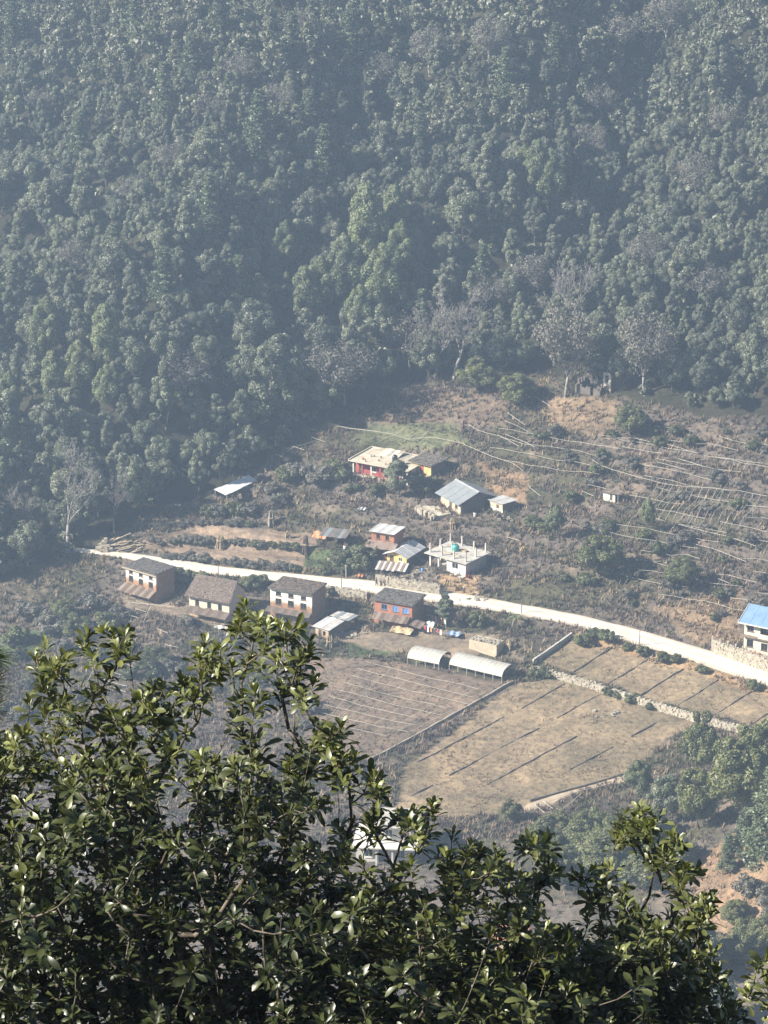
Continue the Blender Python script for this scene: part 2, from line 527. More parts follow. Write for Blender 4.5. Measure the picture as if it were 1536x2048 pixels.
# ------------------------------------------------------------------ where the houses stand (level pads)
FR = {}
def site(key, bl, br, depth, extra=0.8):
    """bl, br: feet of the facade's two corners; gives the level, the facade's middle, its turn and width"""
    a = march(*bl, zbase); b = march(*br, zbase)
    z0 = float(min(a[2], b[2]) * 0.5 + max(a[2], b[2]) * 0.5)
    a = onplane(*bl, z0); b = onplane(*br, z0)
    d = (b - a)[:2]; wd = float(np.hypot(*d)); an = math.atan2(d[1], d[0])
    mid = (a + b) / 2
    c = mid[:2] + np.array([-math.sin(an), math.cos(an)]) * depth / 2
    PADS.append((float(c[0]), float(c[1]), max(wd, depth) / 2 + extra, z0))
    FR[key] = ((float(mid[0]), float(mid[1]), z0), an, wd)
site('A', (253, 1187), (313, 1205), 5.2)
site('B', (379, 1230), (459, 1245), 6.2)
site('C', (541, 1235), (624, 1249), 6.4)
site('D', (749, 1247), (824, 1260), 5.5)
site('E', (631, 1272), (657, 1279), 7.0)
site('F', (938, 1297), (993, 1309), 2.8)
site('G1', (815, 1328), (878, 1341), 4.6)
site('G2', (899, 1341), (1004, 1366), 4.6)
site('H', (712, 946), (822, 967), 8.0)
site('H2', (822, 944), (862, 954), 5.0, 0.4)
site('I', (882, 1008), (921, 1030), 7.6)
site('J', (979, 1018), (1005, 1027), 3.6)
site('K', (743, 1110), (788, 1117), 4.6, 0.3)
site('L', (774, 1127), (813, 1135), 6.0, 0.2)
site('N', (859, 1133), (931, 1153), 6.6, 0.5)
site('P', (642, 1090), (690, 1095), 3.5, 0.4)
site('Q', (1206, 1001), (1230, 1005), 2.0, 0.4)
site('R', (1150, 786), (1200, 794), 5.0, 0.4)
site('S', (1487, 1298), (1590, 1320), 7.0, 0.6)
site('W', (712, 1722), (826, 1727), 5.5)

# ------------------------------------------------------------------ ground sheet
FEDGE = np.array([(-400, 1230), (0, 1165), (120, 1120), (190, 1085), (260, 1055), (330, 1020), (430, 990), (510, 945), (560, 900), (640, 855), (700, 815), (820, 772), (930, 752), (1020, 765), (1090, 745), (1150, 735), (1230, 790), (1330, 815), (1430, 835), (1536, 830), (1900, 820)], float)
def fedge(px):
    return np.interp(px, FEDGE[:, 0], FEDGE[:, 1])

def inpoly(px, py, poly):
    poly = np.array(poly, float); c = np.zeros(px.shape, bool)
    j = len(poly) - 1
    for i in range(len(poly)):
        xi, yi = poly[i]; xj, yj = poly[j]
        m = ((yi > py) != (yj > py)) & (px < (xj - xi) * (py - yi) / (yj - yi + 1e-9) + xi)
        c ^= m; j = i
    return c

ZONES = [
    ('till', [(285, 1075), (420, 1045), (520, 1058), (640, 1072), (618, 1132), (520, 1136), (400, 1122), (290, 1102)], (0.25, 0.188, 0.138)),
    ('plot', [(1070, 1325), (1150, 1272), (1300, 1320), (1560, 1395), (1560, 1462), (1380, 1422)], (0.265, 0.205, 0.135)),
    ('plot', [(1040, 1362), (1160, 1360), (1390, 1440), (1320, 1500), (1240, 1552), (1050, 1625), (780, 1640), (810, 1535)], (0.28, 0.215, 0.142)),
    ('field', [(610, 1325), (700, 1310), (820, 1328), (1030, 1370), (740, 1520), (600, 1510)], (0.19, 0.145, 0.11)),
    ('veg', [(690, 875), (760, 838), (900, 842), (940, 885), (800, 905)], (0.145, 0.15, 0.085)),
    ('scrub', [(700, 850), (860, 775), (1010, 800), (1020, 850), (900, 840)], (0.17, 0.13, 0.10)),
    ('dry', [(1075, 790), (1230, 800), (1230, 875), (1100, 858)], (0.225, 0.165, 0.11)),
    ('dry', [(950, 925), (1060, 955), (1050, 1020), (985, 985)], (0.225, 0.155, 0.10)),
    ('dry', [(1140, 1262), (1250, 1282), (1420, 1330), (1550, 1378), (1550, 1398), (1400, 1350), (1230, 1300), (1150, 1285)], (0.32, 0.215, 0.125)),
    ('dry', [(875, 1150), (950, 1150), (960, 1195), (900, 1180)], (0.34, 0.235, 0.14)),
    ('dry', [(1300, 1215), (1480, 1180), (1490, 1290), (1400, 1290)], (0.23, 0.165, 0.11)),
    ('green', [(625, 1100), (740, 1095), (745, 1145), (612, 1132)], (0.085, 0.11, 0.05)),
    ('green', [(690, 1285), (800, 1270), (790, 1308), (700, 1312)], (0.085, 0.115, 0.05)),
    ('green', [(0, 1270), (90, 1255), (110, 1300), (0, 1340)], (0.10, 0.13, 0.06)),
    ('dry', [(1390, 1720), (1536, 1620), (1700, 1600), (1700, 1900), (1380, 1890)], (0.25, 0.17, 0.11)),
    ('yard', [(640, 1270), (840, 1255), (1000, 1275), (930, 1320), (700, 1290)], (0.24, 0.19, 0.14)),
    ('yard', [(235, 1190), (330, 1200), (480, 1235), (520, 1250), (430, 1255), (250, 1215)], (0.24, 0.19, 0.14)),
]
def zoning(x, y, z):
    P = np.stack([x, y, z], -1)
    px, py, dep = proj(P)
    s_, t_ = st(x, y)
    wob = 26 * (fbm(x / 6, y / 6, 21, 3) - 0.5); wob2 = 16 * (fbm(x / 6, y / 6, 25, 3) - 0.5)
    a = fbm(x / 16, y / 16, 31, 4); b = fbm(x / 5, y / 5, 41, 3)
    c1 = np.array([0.137, 0.114, 0.096]); c2 = np.array([0.085, 0.08, 0.05]); c3 = np.array([0.195, 0.155, 0.122])
    k = sstep(0.42, 0.62, a)[..., None]
    col = c1 * (1 - k) + c2 * k
    k = (sstep(0.55, 0.75, b) * 0.8)[..., None]
    col = col * (1 - k) + c3 * k
    zid = np.zeros(x.shape, int)
    for i, (nm, poly, c) in enumerate(ZONES):
        m = inpoly(px + wob, py + wob2, poly) & (y > 380)
        cc = np.array(c)[None] * (0.8 + 0.45 * b[m, None])
        if nm == 'plot':
            g = sstep(0.5, 0.68, a[m])[:, None]
            cc = cc * (1 - 0.45 * g) + np.array([0.13, 0.115, 0.075]) * 0.45 * g
        col[m] = cc
        zid[m] = i + 1
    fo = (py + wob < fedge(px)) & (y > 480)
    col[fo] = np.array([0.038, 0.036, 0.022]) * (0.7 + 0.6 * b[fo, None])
    zid[fo] = 99
    zid[(y < 380)] = 98
    col[y < 380] = np.array([0.09, 0.085, 0.045])
    return col, zid, px, py

def axis(parts):
    out = []
    for a, b, stp in parts:
        out += list(np.arange(a, b, stp))
    return np.array(out + [parts[-1][1]])
gx = axis([(-620, -120, 20), (-120, -84, 2.0), (-84, 84, 0.6), (84, 130, 2.0), (130, 620, 20)])
gy = axis([(-120, 0, 12), (0, 60, 3), (60, 396, 8), (396, 640, 0.6), (640, 800, 2.0), (800, 1500, 20)])
GX, GY = np.meshgrid(gx, gy)
GZ = Z(GX, GY)
# rough tilled or weedy surface
rough = 0.22 * (fbm(GX / 1.7, GY / 1.7, 51, 3) - 0.5) + 0.35 * (fbm(GX / 4.5, GY / 4.5, 57, 2) - 0.5)
rd = np.full(GX.shape, 99.0)
mm = (GY > 440) & (GY < 620) & (np.abs(GX) < 130)
ii = np.nonzero(mm.ravel())[0]
for c in range(0, len(ii), 20000):
    q = ii[c:c + 20000]
    D = np.hypot(GX.ravel()[q, None] - ROAD[None, :, 0], GY.ravel()[q, None] - ROAD[None, :, 1]) - ROAD[None, :, 3] / 2
    rd.ravel()[q] = D.min(1)
GZ = GZ + rough * sstep(-0.2, 1.5, rd) - 0.12 * (1 - sstep(-0.6, 0.2, rd))
gcol, gzone, gpx, gpy = zoning(GX.ravel(), GY.ravel(), GZ.ravel())
nyy, nxx = GX.shape
idx = np.arange(nyy * nxx).reshape(nyy, nxx)
Q = np.stack([idx[:-1, :-1], idx[:-1, 1:], idx[1:, 1:], idx[1:, :-1]], -1).reshape(-1, 4)
m, n, l, b = nodes_of('earth')
a_ = n.new('ShaderNodeAttribute'); a_.attribute_name = 'soil'
g1 = ramp(n, l, noise(n, l, 0.9, 8, 0.75), [(0.30, (0.42, 0.42, 0.43)), (0.5, (1, 1, 1)), (0.70, (1.55, 1.46, 1.32))])
g2 = ramp(n, l, noise(n, l, 0.13, 4, 0.6), [(0.3, (0.72, 0.74, 0.76)), (0.7, (1.2, 1.16, 1.1))])
cc = mixcol(n, l, 1.0, a_.outputs['Color'], g1, 'MULTIPLY')
cc = mixcol(n, l, 1.0, cc, g2, 'MULTIPLY')
cc = mixcol(n, l, 1.0, cc, (0.86, 0.87, 0.88), 'MULTIPLY')
l.new(cc, b.inputs['Base Color'])
b.inputs['Roughness'].default_value = 0.95
b.inputs['Specular IOR Level'].default_value = 0.1
bump(n, l, b, noise(n, l, 1.6, 6, 0.75), 0.8, 0.25)
MATS['earth'] = m
ground = link('ground', np_mesh('ground', np.stack([GX, GY, GZ], -1).reshape(-1, 3), Q, 'earth', col=gcol, smooth=True))
ground['kind'] = 'structure'

# ------------------------------------------------------------------ dirt road
m, n, l, b = nodes_of('road_dust')
a_ = n.new('ShaderNodeAttribute'); a_.attribute_name = 'soil'
cc = ramp(n, l, noise(n, l, 0.45, 6, 0.7), [(0.3, (0.80, 0.80, 0.80)), (0.7, (1.05, 1.05, 1.06))])
cc = mixcol(n, l, 1.0, a_.outputs['Color'], cc, 'MULTIPLY')
l.new(mixcol(n, l, ramp(n, l, noise(n, l, 0.15, 5, 0.7), [(0.5, (0, 0, 0)), (0.75, (0.6, 0.6, 0.6))]), cc, (0.42, 0.34, 0.25)), b.inputs['Base Color'])
b.inputs['Roughness'].default_value = 0.95
bump(n, l, b, noise(n, l, 2.0, 5, 0.7), 0.4, 0.06)
MATS['road_dust'] = m
V = []; K = 13; RC = []
for i in range(len(ROAD)):
    a = ROAD[max(i - 2, 0)]; c = ROAD[min(i + 2, len(ROAD) - 1)]
    d = np.array([c[0] - a[0], c[1] - a[1]]); d /= np.linalg.norm(d)
    nrm = np.array([-d[1], d[0]])
    for j in range(K):
        u = (j / (K - 1) * 2 - 1) * (ROAD[i, 3] / 2)
        if j in (0, K - 1):
            u += math.copysign(0.5, u) * (float(fbm(np.array(i / 5.0), np.array(float(j)), 61, 3)) * 3.6 - 1.7)
        p = ROAD[i, :2] + nrm * u
        zz = ROAD[i, 2] + 0.03 - (0.12 if j in (0, K - 1) else 0) + 0.05 * math.cos(u * 2.2)
        V.append((p[0], p[1], zz))
        e_ = min(j, K - 1 - j); tr_ = 1.0 if j in (3, 4, 8, 9) else .86
        RC.append(np.array([0.66, 0.60, 0.50]) * tr_ if e_ > 1 else np.array([0.52, 0.45, 0.35]) * (.8 if e_ == 0 else 1))
idx = np.arange(len(V)).reshape(-1, K)
Q = np.stack([idx[:-1, 1:], idx[:-1, :-1], idx[1:, :-1], idx[1:, 1:]], -1).reshape(-1, 4)
road = link('dirt_road', np_mesh('dirt_road', V, Q[:, ::-1], 'road_dust', smooth=True, col=np.array(RC)))
road['kind'] = 'structure'
# foot track below the plots
tp = [march(*p, Z) for p in [(1020, 1640), (1066, 1612), (1140, 1584), (1215, 1563), (1262, 1552)]]
tp = resample(np.array(tp), 1.0); V = []
for i in range(len(tp)):
    a = tp[max(i - 1, 0)]; c = tp[min(i + 1, len(tp) - 1)]
    d = (c - a)[:2]; d = d / np.linalg.norm(d); nr = np.array([-d[1], d[0]])
    for u in (-1.3, -0.5, 0.5, 1.3):
        p = tp[i, :2] + nr * u * (0.9 + 0.3 * vnoise(i / 3, 0, 5))
        V.append((p[0], p[1], float(Z(*p)) + (0.14 if abs(u) < 1 else -0.05)))
idx = np.arange(len(V)).reshape(-1, 4)
Q = np.stack([idx[:-1, :-1], idx[:-1, 1:], idx[1:, 1:], idx[1:, :-1]], -1).reshape(-1, 4)
o = link('foot_path', np_mesh('foot_path', V, Q, 'road_dust', smooth=True, col=np.tile([[.34, .27, .19]], (len(V), 1)))); o['kind'] = 'structure'

# ------------------------------------------------------------------ haze: the air of the valley
hb = MB().box(-640, 640, -140, 1520, float(GZ.min()) - 1.5, 246)
MATS['air'] = bpy.data.materials.new('air')
MATS['air'].use_nodes = True
nn = MATS['air'].node_tree.nodes
nn.remove(nn['Principled BSDF'])
pv = nn.new('ShaderNodeVolumePrincipled')
pv.inputs['Color'].default_value = (*HAZE_COLOR, 1)
pv.inputs['Density'].default_value = HAZE_DENSITY
pv.inputs['Anisotropy'].default_value = 0.25
MATS['air'].node_tree.links.new(pv.outputs[0], nn['Material Output'].inputs['Volume'])
hz = hb.build('haze', 'air', kind='stuff')
tag(hz, 'pale blue haze filling the valley air', 'haze')
# ------------------------------------------------------------------ trees: shapes shared by many
def leaf_quads(C_, N_, size, rg, aspect=1.6):
    """one small leaf spray per centre, as a bent pair of faces"""
    n_ = len(C_)
    T = rg.normal(size=(n_, 3)); T -= (T * N_).sum(1, keepdims=True) * N_
    T /= np.linalg.norm(T, axis=1, keepdims=True) + 1e-9
    B = np.cross(N_, T)
    s_ = (size * rg.uniform(0.6, 1.35, n_))[:, None]
    a = T * s_ * aspect * 0.5; b_ = B * s_ * 0.5; dn = N_ * s_ * 0.18
    V = np.stack([C_ - a - dn, C_ + b_, C_ + a - dn, C_ - b_], 1).reshape(-1, 3)
    Q = np.arange(4 * n_).reshape(-1, 4)
    return V, Q

def unit(rg, n_):
    d = rg.normal(size=(n_, 3)); return d / np.linalg.norm(d, axis=1, keepdims=True)

def lobes_crown(seed, Rr, zb, zt, nl, per, ls, lobe=(0.24, 0.42), taper=0.0, zstretch=1.0, updir=0.25):
    rg = np.random.default_rng(seed)
    Cs = []; Ns = []; Ts = []
    hc = (zt - zb) / 2; zc = (zt + zb) / 2
    for i in range(nl):
        d = unit(rg, 1)[0]; d[2] = d[2] * 0.9 + 0.12
        k = rg.uniform(0.35, 1.0) ** 0.6
        zz = d[2] * k
        wr = (1 - taper * max(zz, 0)) * Rr * (0.8 + 0.4 * vnoise(np.array(math.atan2(d[1], d[0]) * 1.6), np.array(zz * 2), seed))
        lc = np.array([d[0] * k * wr, d[1] * k * wr, zc + zz * hc])
        rl = Rr * rg.uniform(*lobe) * (1 - 0.4 * taper * max(zz, 0))
        dd = unit(rg, per); dd[:, 2] += updir; dd[:, :2] += d[:2] * 0.25
        dd /= np.linalg.norm(dd, axis=1, keepdims=True)
        rr = rl * rg.uniform(0.55, 1.08, per) ** 0.7
        Cs.append(lc + dd * rr[:, None] * np.array([1, 1, zstretch]))
        nn_ = dd + 0.42 * rg.normal(size=(per, 3)); nn_ /= np.linalg.norm(nn_, axis=1, keepdims=True)
        Ns.append(nn_)
        Ts.append(np.clip(rg.uniform(0.25, 0.8) + rg.normal(size=per) * 0.18, 0, 1))
    C_ = np.concatenate(Cs); N_ = np.concatenate(Ns); T = np.concatenate(Ts)
    V, Q = leaf_quads(C_, N_, ls, rg)
    return V, Q, np.repeat(T, 4)

def pine_crown(seed, Rr, zb, zt, nlev, per, ls):
    rg = np.random.default_rng(seed); Cs = []; Ns = []; Ts = []
    for i in range(nlev):
        u = (i + rg.uniform(-0.3, 0.3)) / nlev
        z = zb + (zt - zb) * u; rad = Rr * (1 - u) ** 0.75 * rg.uniform(0.75, 1.1) + 0.3
        nb = int(rg.integers(4, 7)); ph = rg.uniform(0, 6.28)
        for k in range(nb):
            an = ph + 6.283 * k / nb + rg.normal() * 0.2; rk = rad * rg.uniform(0.7, 1.1)
            q = rg.uniform(0.25, 1, per) ** 0.6
            p = np.stack([np.cos(an) * q * rk, np.sin(an) * q * rk, z - 0.12 * rk * q + 0.2 * q ** 2 * rk], 1)
            p += rg.normal(size=(per, 3)) * np.array([0.35, 0.35, 0.16]) * (0.5 + rk / 4)
            Cs.append(p)
            nn_ = np.array([0, 0, 1.0]) + rg.normal(size=(per, 3)) * 0.6
            Ns.append(nn_ / np.linalg.norm(nn_, axis=1, keepdims=True)); Ts.append(np.clip(rg.normal(0.5, 0.2, per), 0, 1))
    C_ = np.concatenate(Cs); N_ = np.concatenate(Ns); T = np.concatenate(Ts)
    V, Q = leaf_quads(C_, N_, ls, rg)
    return V, Q, np.repeat(T, 4)

def skeleton(seed, H, r0, spread, levels=4, up=0.25, first=0.3, kids=(2, 4), twig=0.02):
    """a branching trunk; returns (trunk MB, branches MB)"""
    rg = random.Random(seed); tr = MB(); br = MB()
    def grow(p, d, ln, r, lev):
        seg = 3 if lev < 2 else 2
        for i in range(seg):
            d2 = (d + Vector((rg.gauss(0, .13), rg.gauss(0, .13), rg.gauss(0.03, .1)))).normalized()
            q = p + d2 * (ln / seg); r2 = max(r * (0.86 if lev else 0.9), twig)
            (tr if lev == 0 else br).tube(p, q, r, r2, 6 if lev < 2 else (4 if lev < 3 else 3))
            p, d, r = q, d2, r2
            if lev and lev < levels and i < seg - 1 and rg.random() < 0.75:
                side(p, d, ln * rg.uniform(.45, .7), r * .55, lev + 1)
        if lev < levels:
            for k in range(rg.randint(*kids)):
                side(p, d, ln * rg.uniform(.6, .85), r * .68, lev + 1)
    def side(p, d, ln, r, lev):
        a = rg.uniform(0, 6.283); o_ = d.orthogonal().normalized(); o_ = (Matrix.Rotation(a, 3, d) @ o_)
        dd = (d + o_ * spread * rg.uniform(.6, 1.3) + Vector((0, 0, up))).normalized()
        grow(p, dd, ln, max(r, twig), lev)
    grow(Vector((0, 0, -0.8)), Vector((rg.gauss(0, .05), rg.gauss(0, .05), 1)).normalized(), H * first + .8, r0, 0)
    return tr, br

def simple_trunk(seed, H, r0, Rr):
    rg = random.Random(seed); tr = MB()
    p = Vector((0, 0, -1.0)); d = Vector((rg.gauss(0, .06), rg.gauss(0, .06), 1)).normalized(); r = r0
    nodes = []
    for i in range(6):
        q = p + d * (H + 1) / 6; tr.tube(p, q, r, r * .82, 6); p = q; r *= .82
        d = (d + Vector((rg.gauss(0, .1), rg.gauss(0, .1), 0.05))).normalized(); nodes.append((p.copy(), r))
    for p, r in nodes[1:]:
        for k in range(2):
            a = rg.uniform(0, 6.28)
            e = p + Vector((math.cos(a) * Rr * .6, math.sin(a) * Rr * .6, Rr * .5))
            mdl = p.lerp(e, .5) + Vector((0, 0, -.15 * Rr))
            tr.tube(p, mdl, r * .6, r * .4, 5); tr.tube(mdl, e, r * .4, r * .15, 4)
    return tr

PROTO = {}
def mesh_of(mb, name, mat):
    me = bpy.data.meshes.new(name); me.from_pydata(mb.v, [], mb.f); me.materials.append(MATS[mat]); me.shade_smooth()
    return me
def proto(kind, crown, mat, trunk, tmat='bark', extra=None):
    d = [('trunk', mesh_of(trunk, 'trunk', tmat))]
    if crown is not None:
        d.append(('crown', np_mesh('crown', crown[0], crown[1], mat, tint=crown[2])))
    if extra is not None:
        d.append(extra)
    PROTO.setdefault(kind, []).append(d)

rs = random.Random(99)
for i in range(6):     # evergreen broadleaf trees of the forest, about 11 m tall
    Rr = rs.uniform(3.0, 3.9)
    proto('broad', lobes_crown(100 + i, Rr, 2.2, rs.uniform(9.5, 11.5), 54, 270, 0.25, lobe=(.14, .42), taper=rs.uniform(0.1, 0.5)), 'forest_leaf', simple_trunk(i, 8, .22, Rr))
for i in range(4):     # taller, narrower
    Rr = rs.uniform(2.3, 2.9)
    proto('tall', lobes_crown(200 + i, Rr, 2.0, rs.uniform(12.5, 14.5), 58, 250, 0.24, taper=rs.uniform(0.4, 0.7), lobe=(.16, .46)), 'forest_leaf', simple_trunk(20 + i, 11, .2, Rr))
for i in range(3):
    Rr = rs.uniform(3.2, 3.8)
    proto('warm', lobes_crown(150 + i, Rr, 1.4, rs.uniform(10, 11.5), 54, 260, 0.25, lobe=(.14, .42), taper=.3), 'warm_leaf', simple_trunk(80 + i, 8, .22, Rr))
for i in range(3):     # light green, fine-leaved
    Rr = rs.uniform(2.8, 3.4)
    proto('light', lobes_crown(300 + i, Rr, 2.0, rs.uniform(13, 16), 64, 260, 0.22, taper=.6, lobe=(.2, .36), zstretch=1.5), 'bright_leaf', simple_trunk(40 + i, 12, .2, Rr))
for i in range(3):
    proto('pine', pine_crown(400 + i, rs.uniform(2.8, 3.4), 2.0, rs.uniform(13, 16), 17, 120, 0.28), 'pine_leaf', simple_trunk(60 + i, 13.5, .22, .8))
for i in range(4):     # leafless
    tr, br = skeleton(500 + i, 12, .24, .62, 5, up=.16, first=.26, kids=(2, 3), twig=.022)
    proto('bare', None, None, tr, 'pale_bark', ('branches', mesh_of(br, 'branches', 'grey_twigs')))
for i in range(2):     # nearly leafless, brown haze of twigs and old leaves
    tr, br = skeleton(540 + i, 8, .2, .75, 4, up=.2, first=.22, kids=(2, 4), twig=.025)
    proto('brown', lobes_crown(545 + i, 3.2, 2.4, 7.6, 46, 75, .18), 'dry_leaf', tr, 'pale_bark', ('branches', mesh_of(br, 'branches', 'grey_twigs')))
for i in range(4):     # shrubs, about 2 m
    Rr = rs.uniform(1.1, 1.5)
    tr = MB()
    for k in range(5):
        a = 1.26 * k + rs.random(); tr.tube((0, 0, -.3), (math.cos(a) * Rr * .6, math.sin(a) * Rr * .6, 1.3), .05, .02, 4)
    proto('shrub', lobes_crown(600 + i, Rr, .1, rs.uniform(1.9, 2.5), 24, 150, .17), 'shrub_leaf', tr)
for i in range(2):
    Rr = 1.2; tr = MB()
    for k in range(7):
        a = .9 * k + rs.random(); tr.tube((0, 0, -.3), (math.cos(a) * Rr * .7, math.sin(a) * Rr * .7, 1.5), .05, .02, 4)
    proto('drybush', lobes_crown(640 + i, Rr, .1, 1.8, 22, 110, .15), 'dry_leaf', tr)

def plant(kind, var, loc, sc_, rz, name, label, cat, group, sink=0.0, zs=1.0):
    t = thing(name, label, cat, (loc[0], loc[1], loc[2] - sink), rz, group, (sc_, sc_, sc_ * zs))
    for nm, me in PROTO[kind][var % len(PROTO[kind])]:
        link(nm if not (kind in ('shrub', 'drybush')) else {'trunk': 'stems', 'crown': 'foliage'}[nm], me, t)
    return t

# ------------------------------------------------------------------ the forest on the hillside
rg = np.random.default_rng(5)
cand = []
SP = {}
def ok(x, y, r):
    gxk, gyk = int(x // 6), int(y // 6)
    for a in (-1, 0, 1):
        for b_ in (-1, 0, 1):
            for (u, v, q) in SP.get((gxk + a, gyk + b_), ()):
                if (u - x) ** 2 + (v - y) ** 2 < (0.5 * (r + q)) ** 2: return False
    SP.setdefault((gxk, gyk), []).append((x, y, r)); return True

ROWN = ['hazy topmost forest', 'upper forest', 'middle forest', 'lower forest', 'lowest forest']
COLN = ['at the far left', 'left of the light-green clump', 'left of centre', 'right of centre', 'on the right', 'at the far right']
def region(px, py):
    return ROWN[min(4, max(0, int(py / 190)))] + ', ' + COLN[min(5, max(0, int(px / 256)))]
special = []   # (kind, base px, base py, height px, name, label, group)
def spec(kind, px, py, hpx, name, label, group=None, rz=None, wide=1.0):
    special.append((kind, px, py, hpx, name, label, group, wide))
LG = 'tall light-green feathery tree in the clump above the upper farmhouse'
for px, py, h, w_ in [(735, 560, 205, 'tallest, at the top'), (690, 625, 165, 'second below the tallest'), (640, 660, 150, 'third down on the left side'), (612, 680, 160, 'lowest on the left side'), (765, 640, 165, 'lower right side'), (570, 560, 120, 'set apart on the far left'), (790, 500, 140, 'upper right side'), (720, 680, 120, 'lowest, in the middle'), (800, 590, 150, 'right edge')]:
    spec('light', px, py, h, 'light_green_tree', 'light-green feathery tree in the clump above the upper farmhouse, ' + w_, 'light-green trees clumped above the upper farmhouse')
for px, py, h in [(1075, 420, 150), (1100, 430, 140), (1045, 400, 110)]:
    spec('light', px, py, h, 'light_green_tree', 'bright yellow-green tree standing out in the upper right forest', 'bright yellow-green trees in the upper right forest')
for px, py, h in [(215, 760, 165), (160, 800, 130), (95, 740, 150), (110, 830, 140), (215, 830, 110), (20, 860, 120)]:
    spec('light', px, py, h, 'light_green_tree', 'soft light-green tall tree at the left edge of the forest', 'light-green trees at the left edge of the forest')
spec('pine', 965, 600, 110, 'conifer_tree', 'small pointed conifer above the two bare trees at the forest edge')
for px, py, h in [(160, 330, 120), (25, 110, 110), (30, 640, 120), (330, 620, 150), (520, 330, 160), (585, 160, 130), (70, 420, 110), (230, 560, 120), (420, 480, 130), (700, 130, 130), (840, 330, 110), (330, 250, 120), (620, 290, 130), (440, 90, 110), (1010, 210, 110), (385, 170, 120), (650, 390, 150), (270, 110, 110), (480, 620, 130), (1110, 160, 120)]:
    spec('pine', px, py, h, 'conifer_tree', 'layered conifer among broadleaf trees in the ' + region(px, py), 'conifers, ' + region(px, py))
spec('bare', 135, 1105, 185, 'bare_tree', 'large leafless tree with forked pale trunk at the left end of the road')
spec('bare', 905, 760, 180, 'bare_tree', 'tall leafless tree with straight pale trunk at the top of the fields')
spec('bare', 868, 752, 150, 'bare_tree', 'leafless tree with curved white limbs beside the tall bare tree', wide=1.2)
spec('bare', 1155, 690, 170, 'bare_tree', 'leafless grey tree above the ruined house')
spec('bare', 60, 1090, 110, 'bare_tree', 'small leafless tree at the left edge of the photo')
spec('bare', 230, 1065, 100, 'bare_tree', 'leaning leafless tree behind the timber pile')
spec('brown', 370, 800, 95, 'leafless_tree', 'spreading brown leafless tree in the dark lower forest', wide=1.35)
spec('brown', 690, 815, 130, 'leafless_tree', 'brown twiggy tree at the edge of the upper field', wide=1.1)
spec('brown', 640, 800, 110, 'leafless_tree', 'grey-brown twiggy tree left of the upper field')
spec('brown', 1130, 795, 190, 'slender_tree', 'thin-leaved grey tree with leaning trunk in front of the ruin', wide=0.75)
spec('brown', 1290, 790, 165, 'slender_tree', 'hazy grey thin-leaved tree right of the ruin', wide=0.8)
spec('brown', 820, 740, 100, 'leafless_tree', 'low brown leafless tree left of the white-limbed tree')
for px, py, h in [(480, 190, 80), (600, 90, 70), (150, 560, 80), (80, 250, 70), (980, 130, 90), (1180, 330, 80), (1290, 560, 90), (1420, 620, 90), (1060, 610, 100), (980, 640, 90), (340, 360, 70), (560, 250, 80), (760, 190, 80), (1240, 120, 90), (1330, 90, 100), (1200, 250, 80), (860, 150, 90), (420, 260, 70), (1390, 400, 90), (270, 420, 70), (1450, 290, 80)]:
    spec('brown', px, py, h, 'leafless_tree', 'greyish-pink leafless tree amid evergreens in the ' + region(px, py), 'leafless trees, ' + region(px, py))
PXM = lambda p: np.linalg.norm(np.asarray(p) - CAM) / FPX
CD = 0.945
PH = {'light': 15.5, 'pine': 15.5, 'bare': 11.0, 'brown': 8.2, 'broad': 11.0, 'warm': 11.0, 'tall': 14.0, 'shrub': 2.4, 'drybush': 1.9}
cnt = 0
for kind, px, py, hpx, name, label, group, wide in special:
    p = pix(px, py)
    s_ = hpx * PXM(p) / CD / PH[kind]
    ok(p[0], p[1], 3.0 * s_)
    t = plant(kind, cnt, p, s_, cnt * 2.1, name, label, 'tree', group)
    t.scale = (s_ * wide, s_ * wide, s_)
    cnt += 1
pool = []
for i in range(26000):
    x = rg.uniform(-115, 115); y = rg.uniform(535, 830)
    pool.append((x, y))
pool = np.array(pool)
zz = Z(pool[:, 0], pool[:, 1])
ppx, ppy, dep = proj(np.stack([pool[:, 0], pool[:, 1], zz], 1))
made = []; rest = []
for i in range(len(pool)):
    if ppy[i] > fedge(ppx[i]) - 6: continue
    x, y = pool[i]
    u = 0.5 + 0.5 * math.sin(x / 23 + 2 * math.sin(y / 31))
    low = np.clip((ppy[i] - 300) / 600, 0, 1)
    pn = float(fbm(np.array(x / 17), np.array(y / 17), 71, 2))
    s_ = rg.uniform(0.55, 1.0) ** 1.0 * (0.55 + 0.95 * pn) * (0.72 + 0.52 * low)
    if rg.uniform() < 0.13: s_ *= 1.35
    rr = 4.9 * s_ ** 0.9
    if not ok(x, y, rr): continue
    kind = 'tall' if rg.uniform() < 0.38 else 'broad'
    inframe = -60 < ppx[i] < 1596 and ppy[i] > -10
    made.append((inframe, ppy[i], ppx[i], x, y, zz[i], s_, kind))
inn = sorted([q for q in made if q[0]], key=lambda q: -q[1])
far_ = [q[:6] + (1.25, q[7]) for q in made if not q[0]][::9]
print('INFRAME', len(inn))
out = inn[660:]
inn = inn[:660]
nk = {'broad': 0, 'tall': 0}
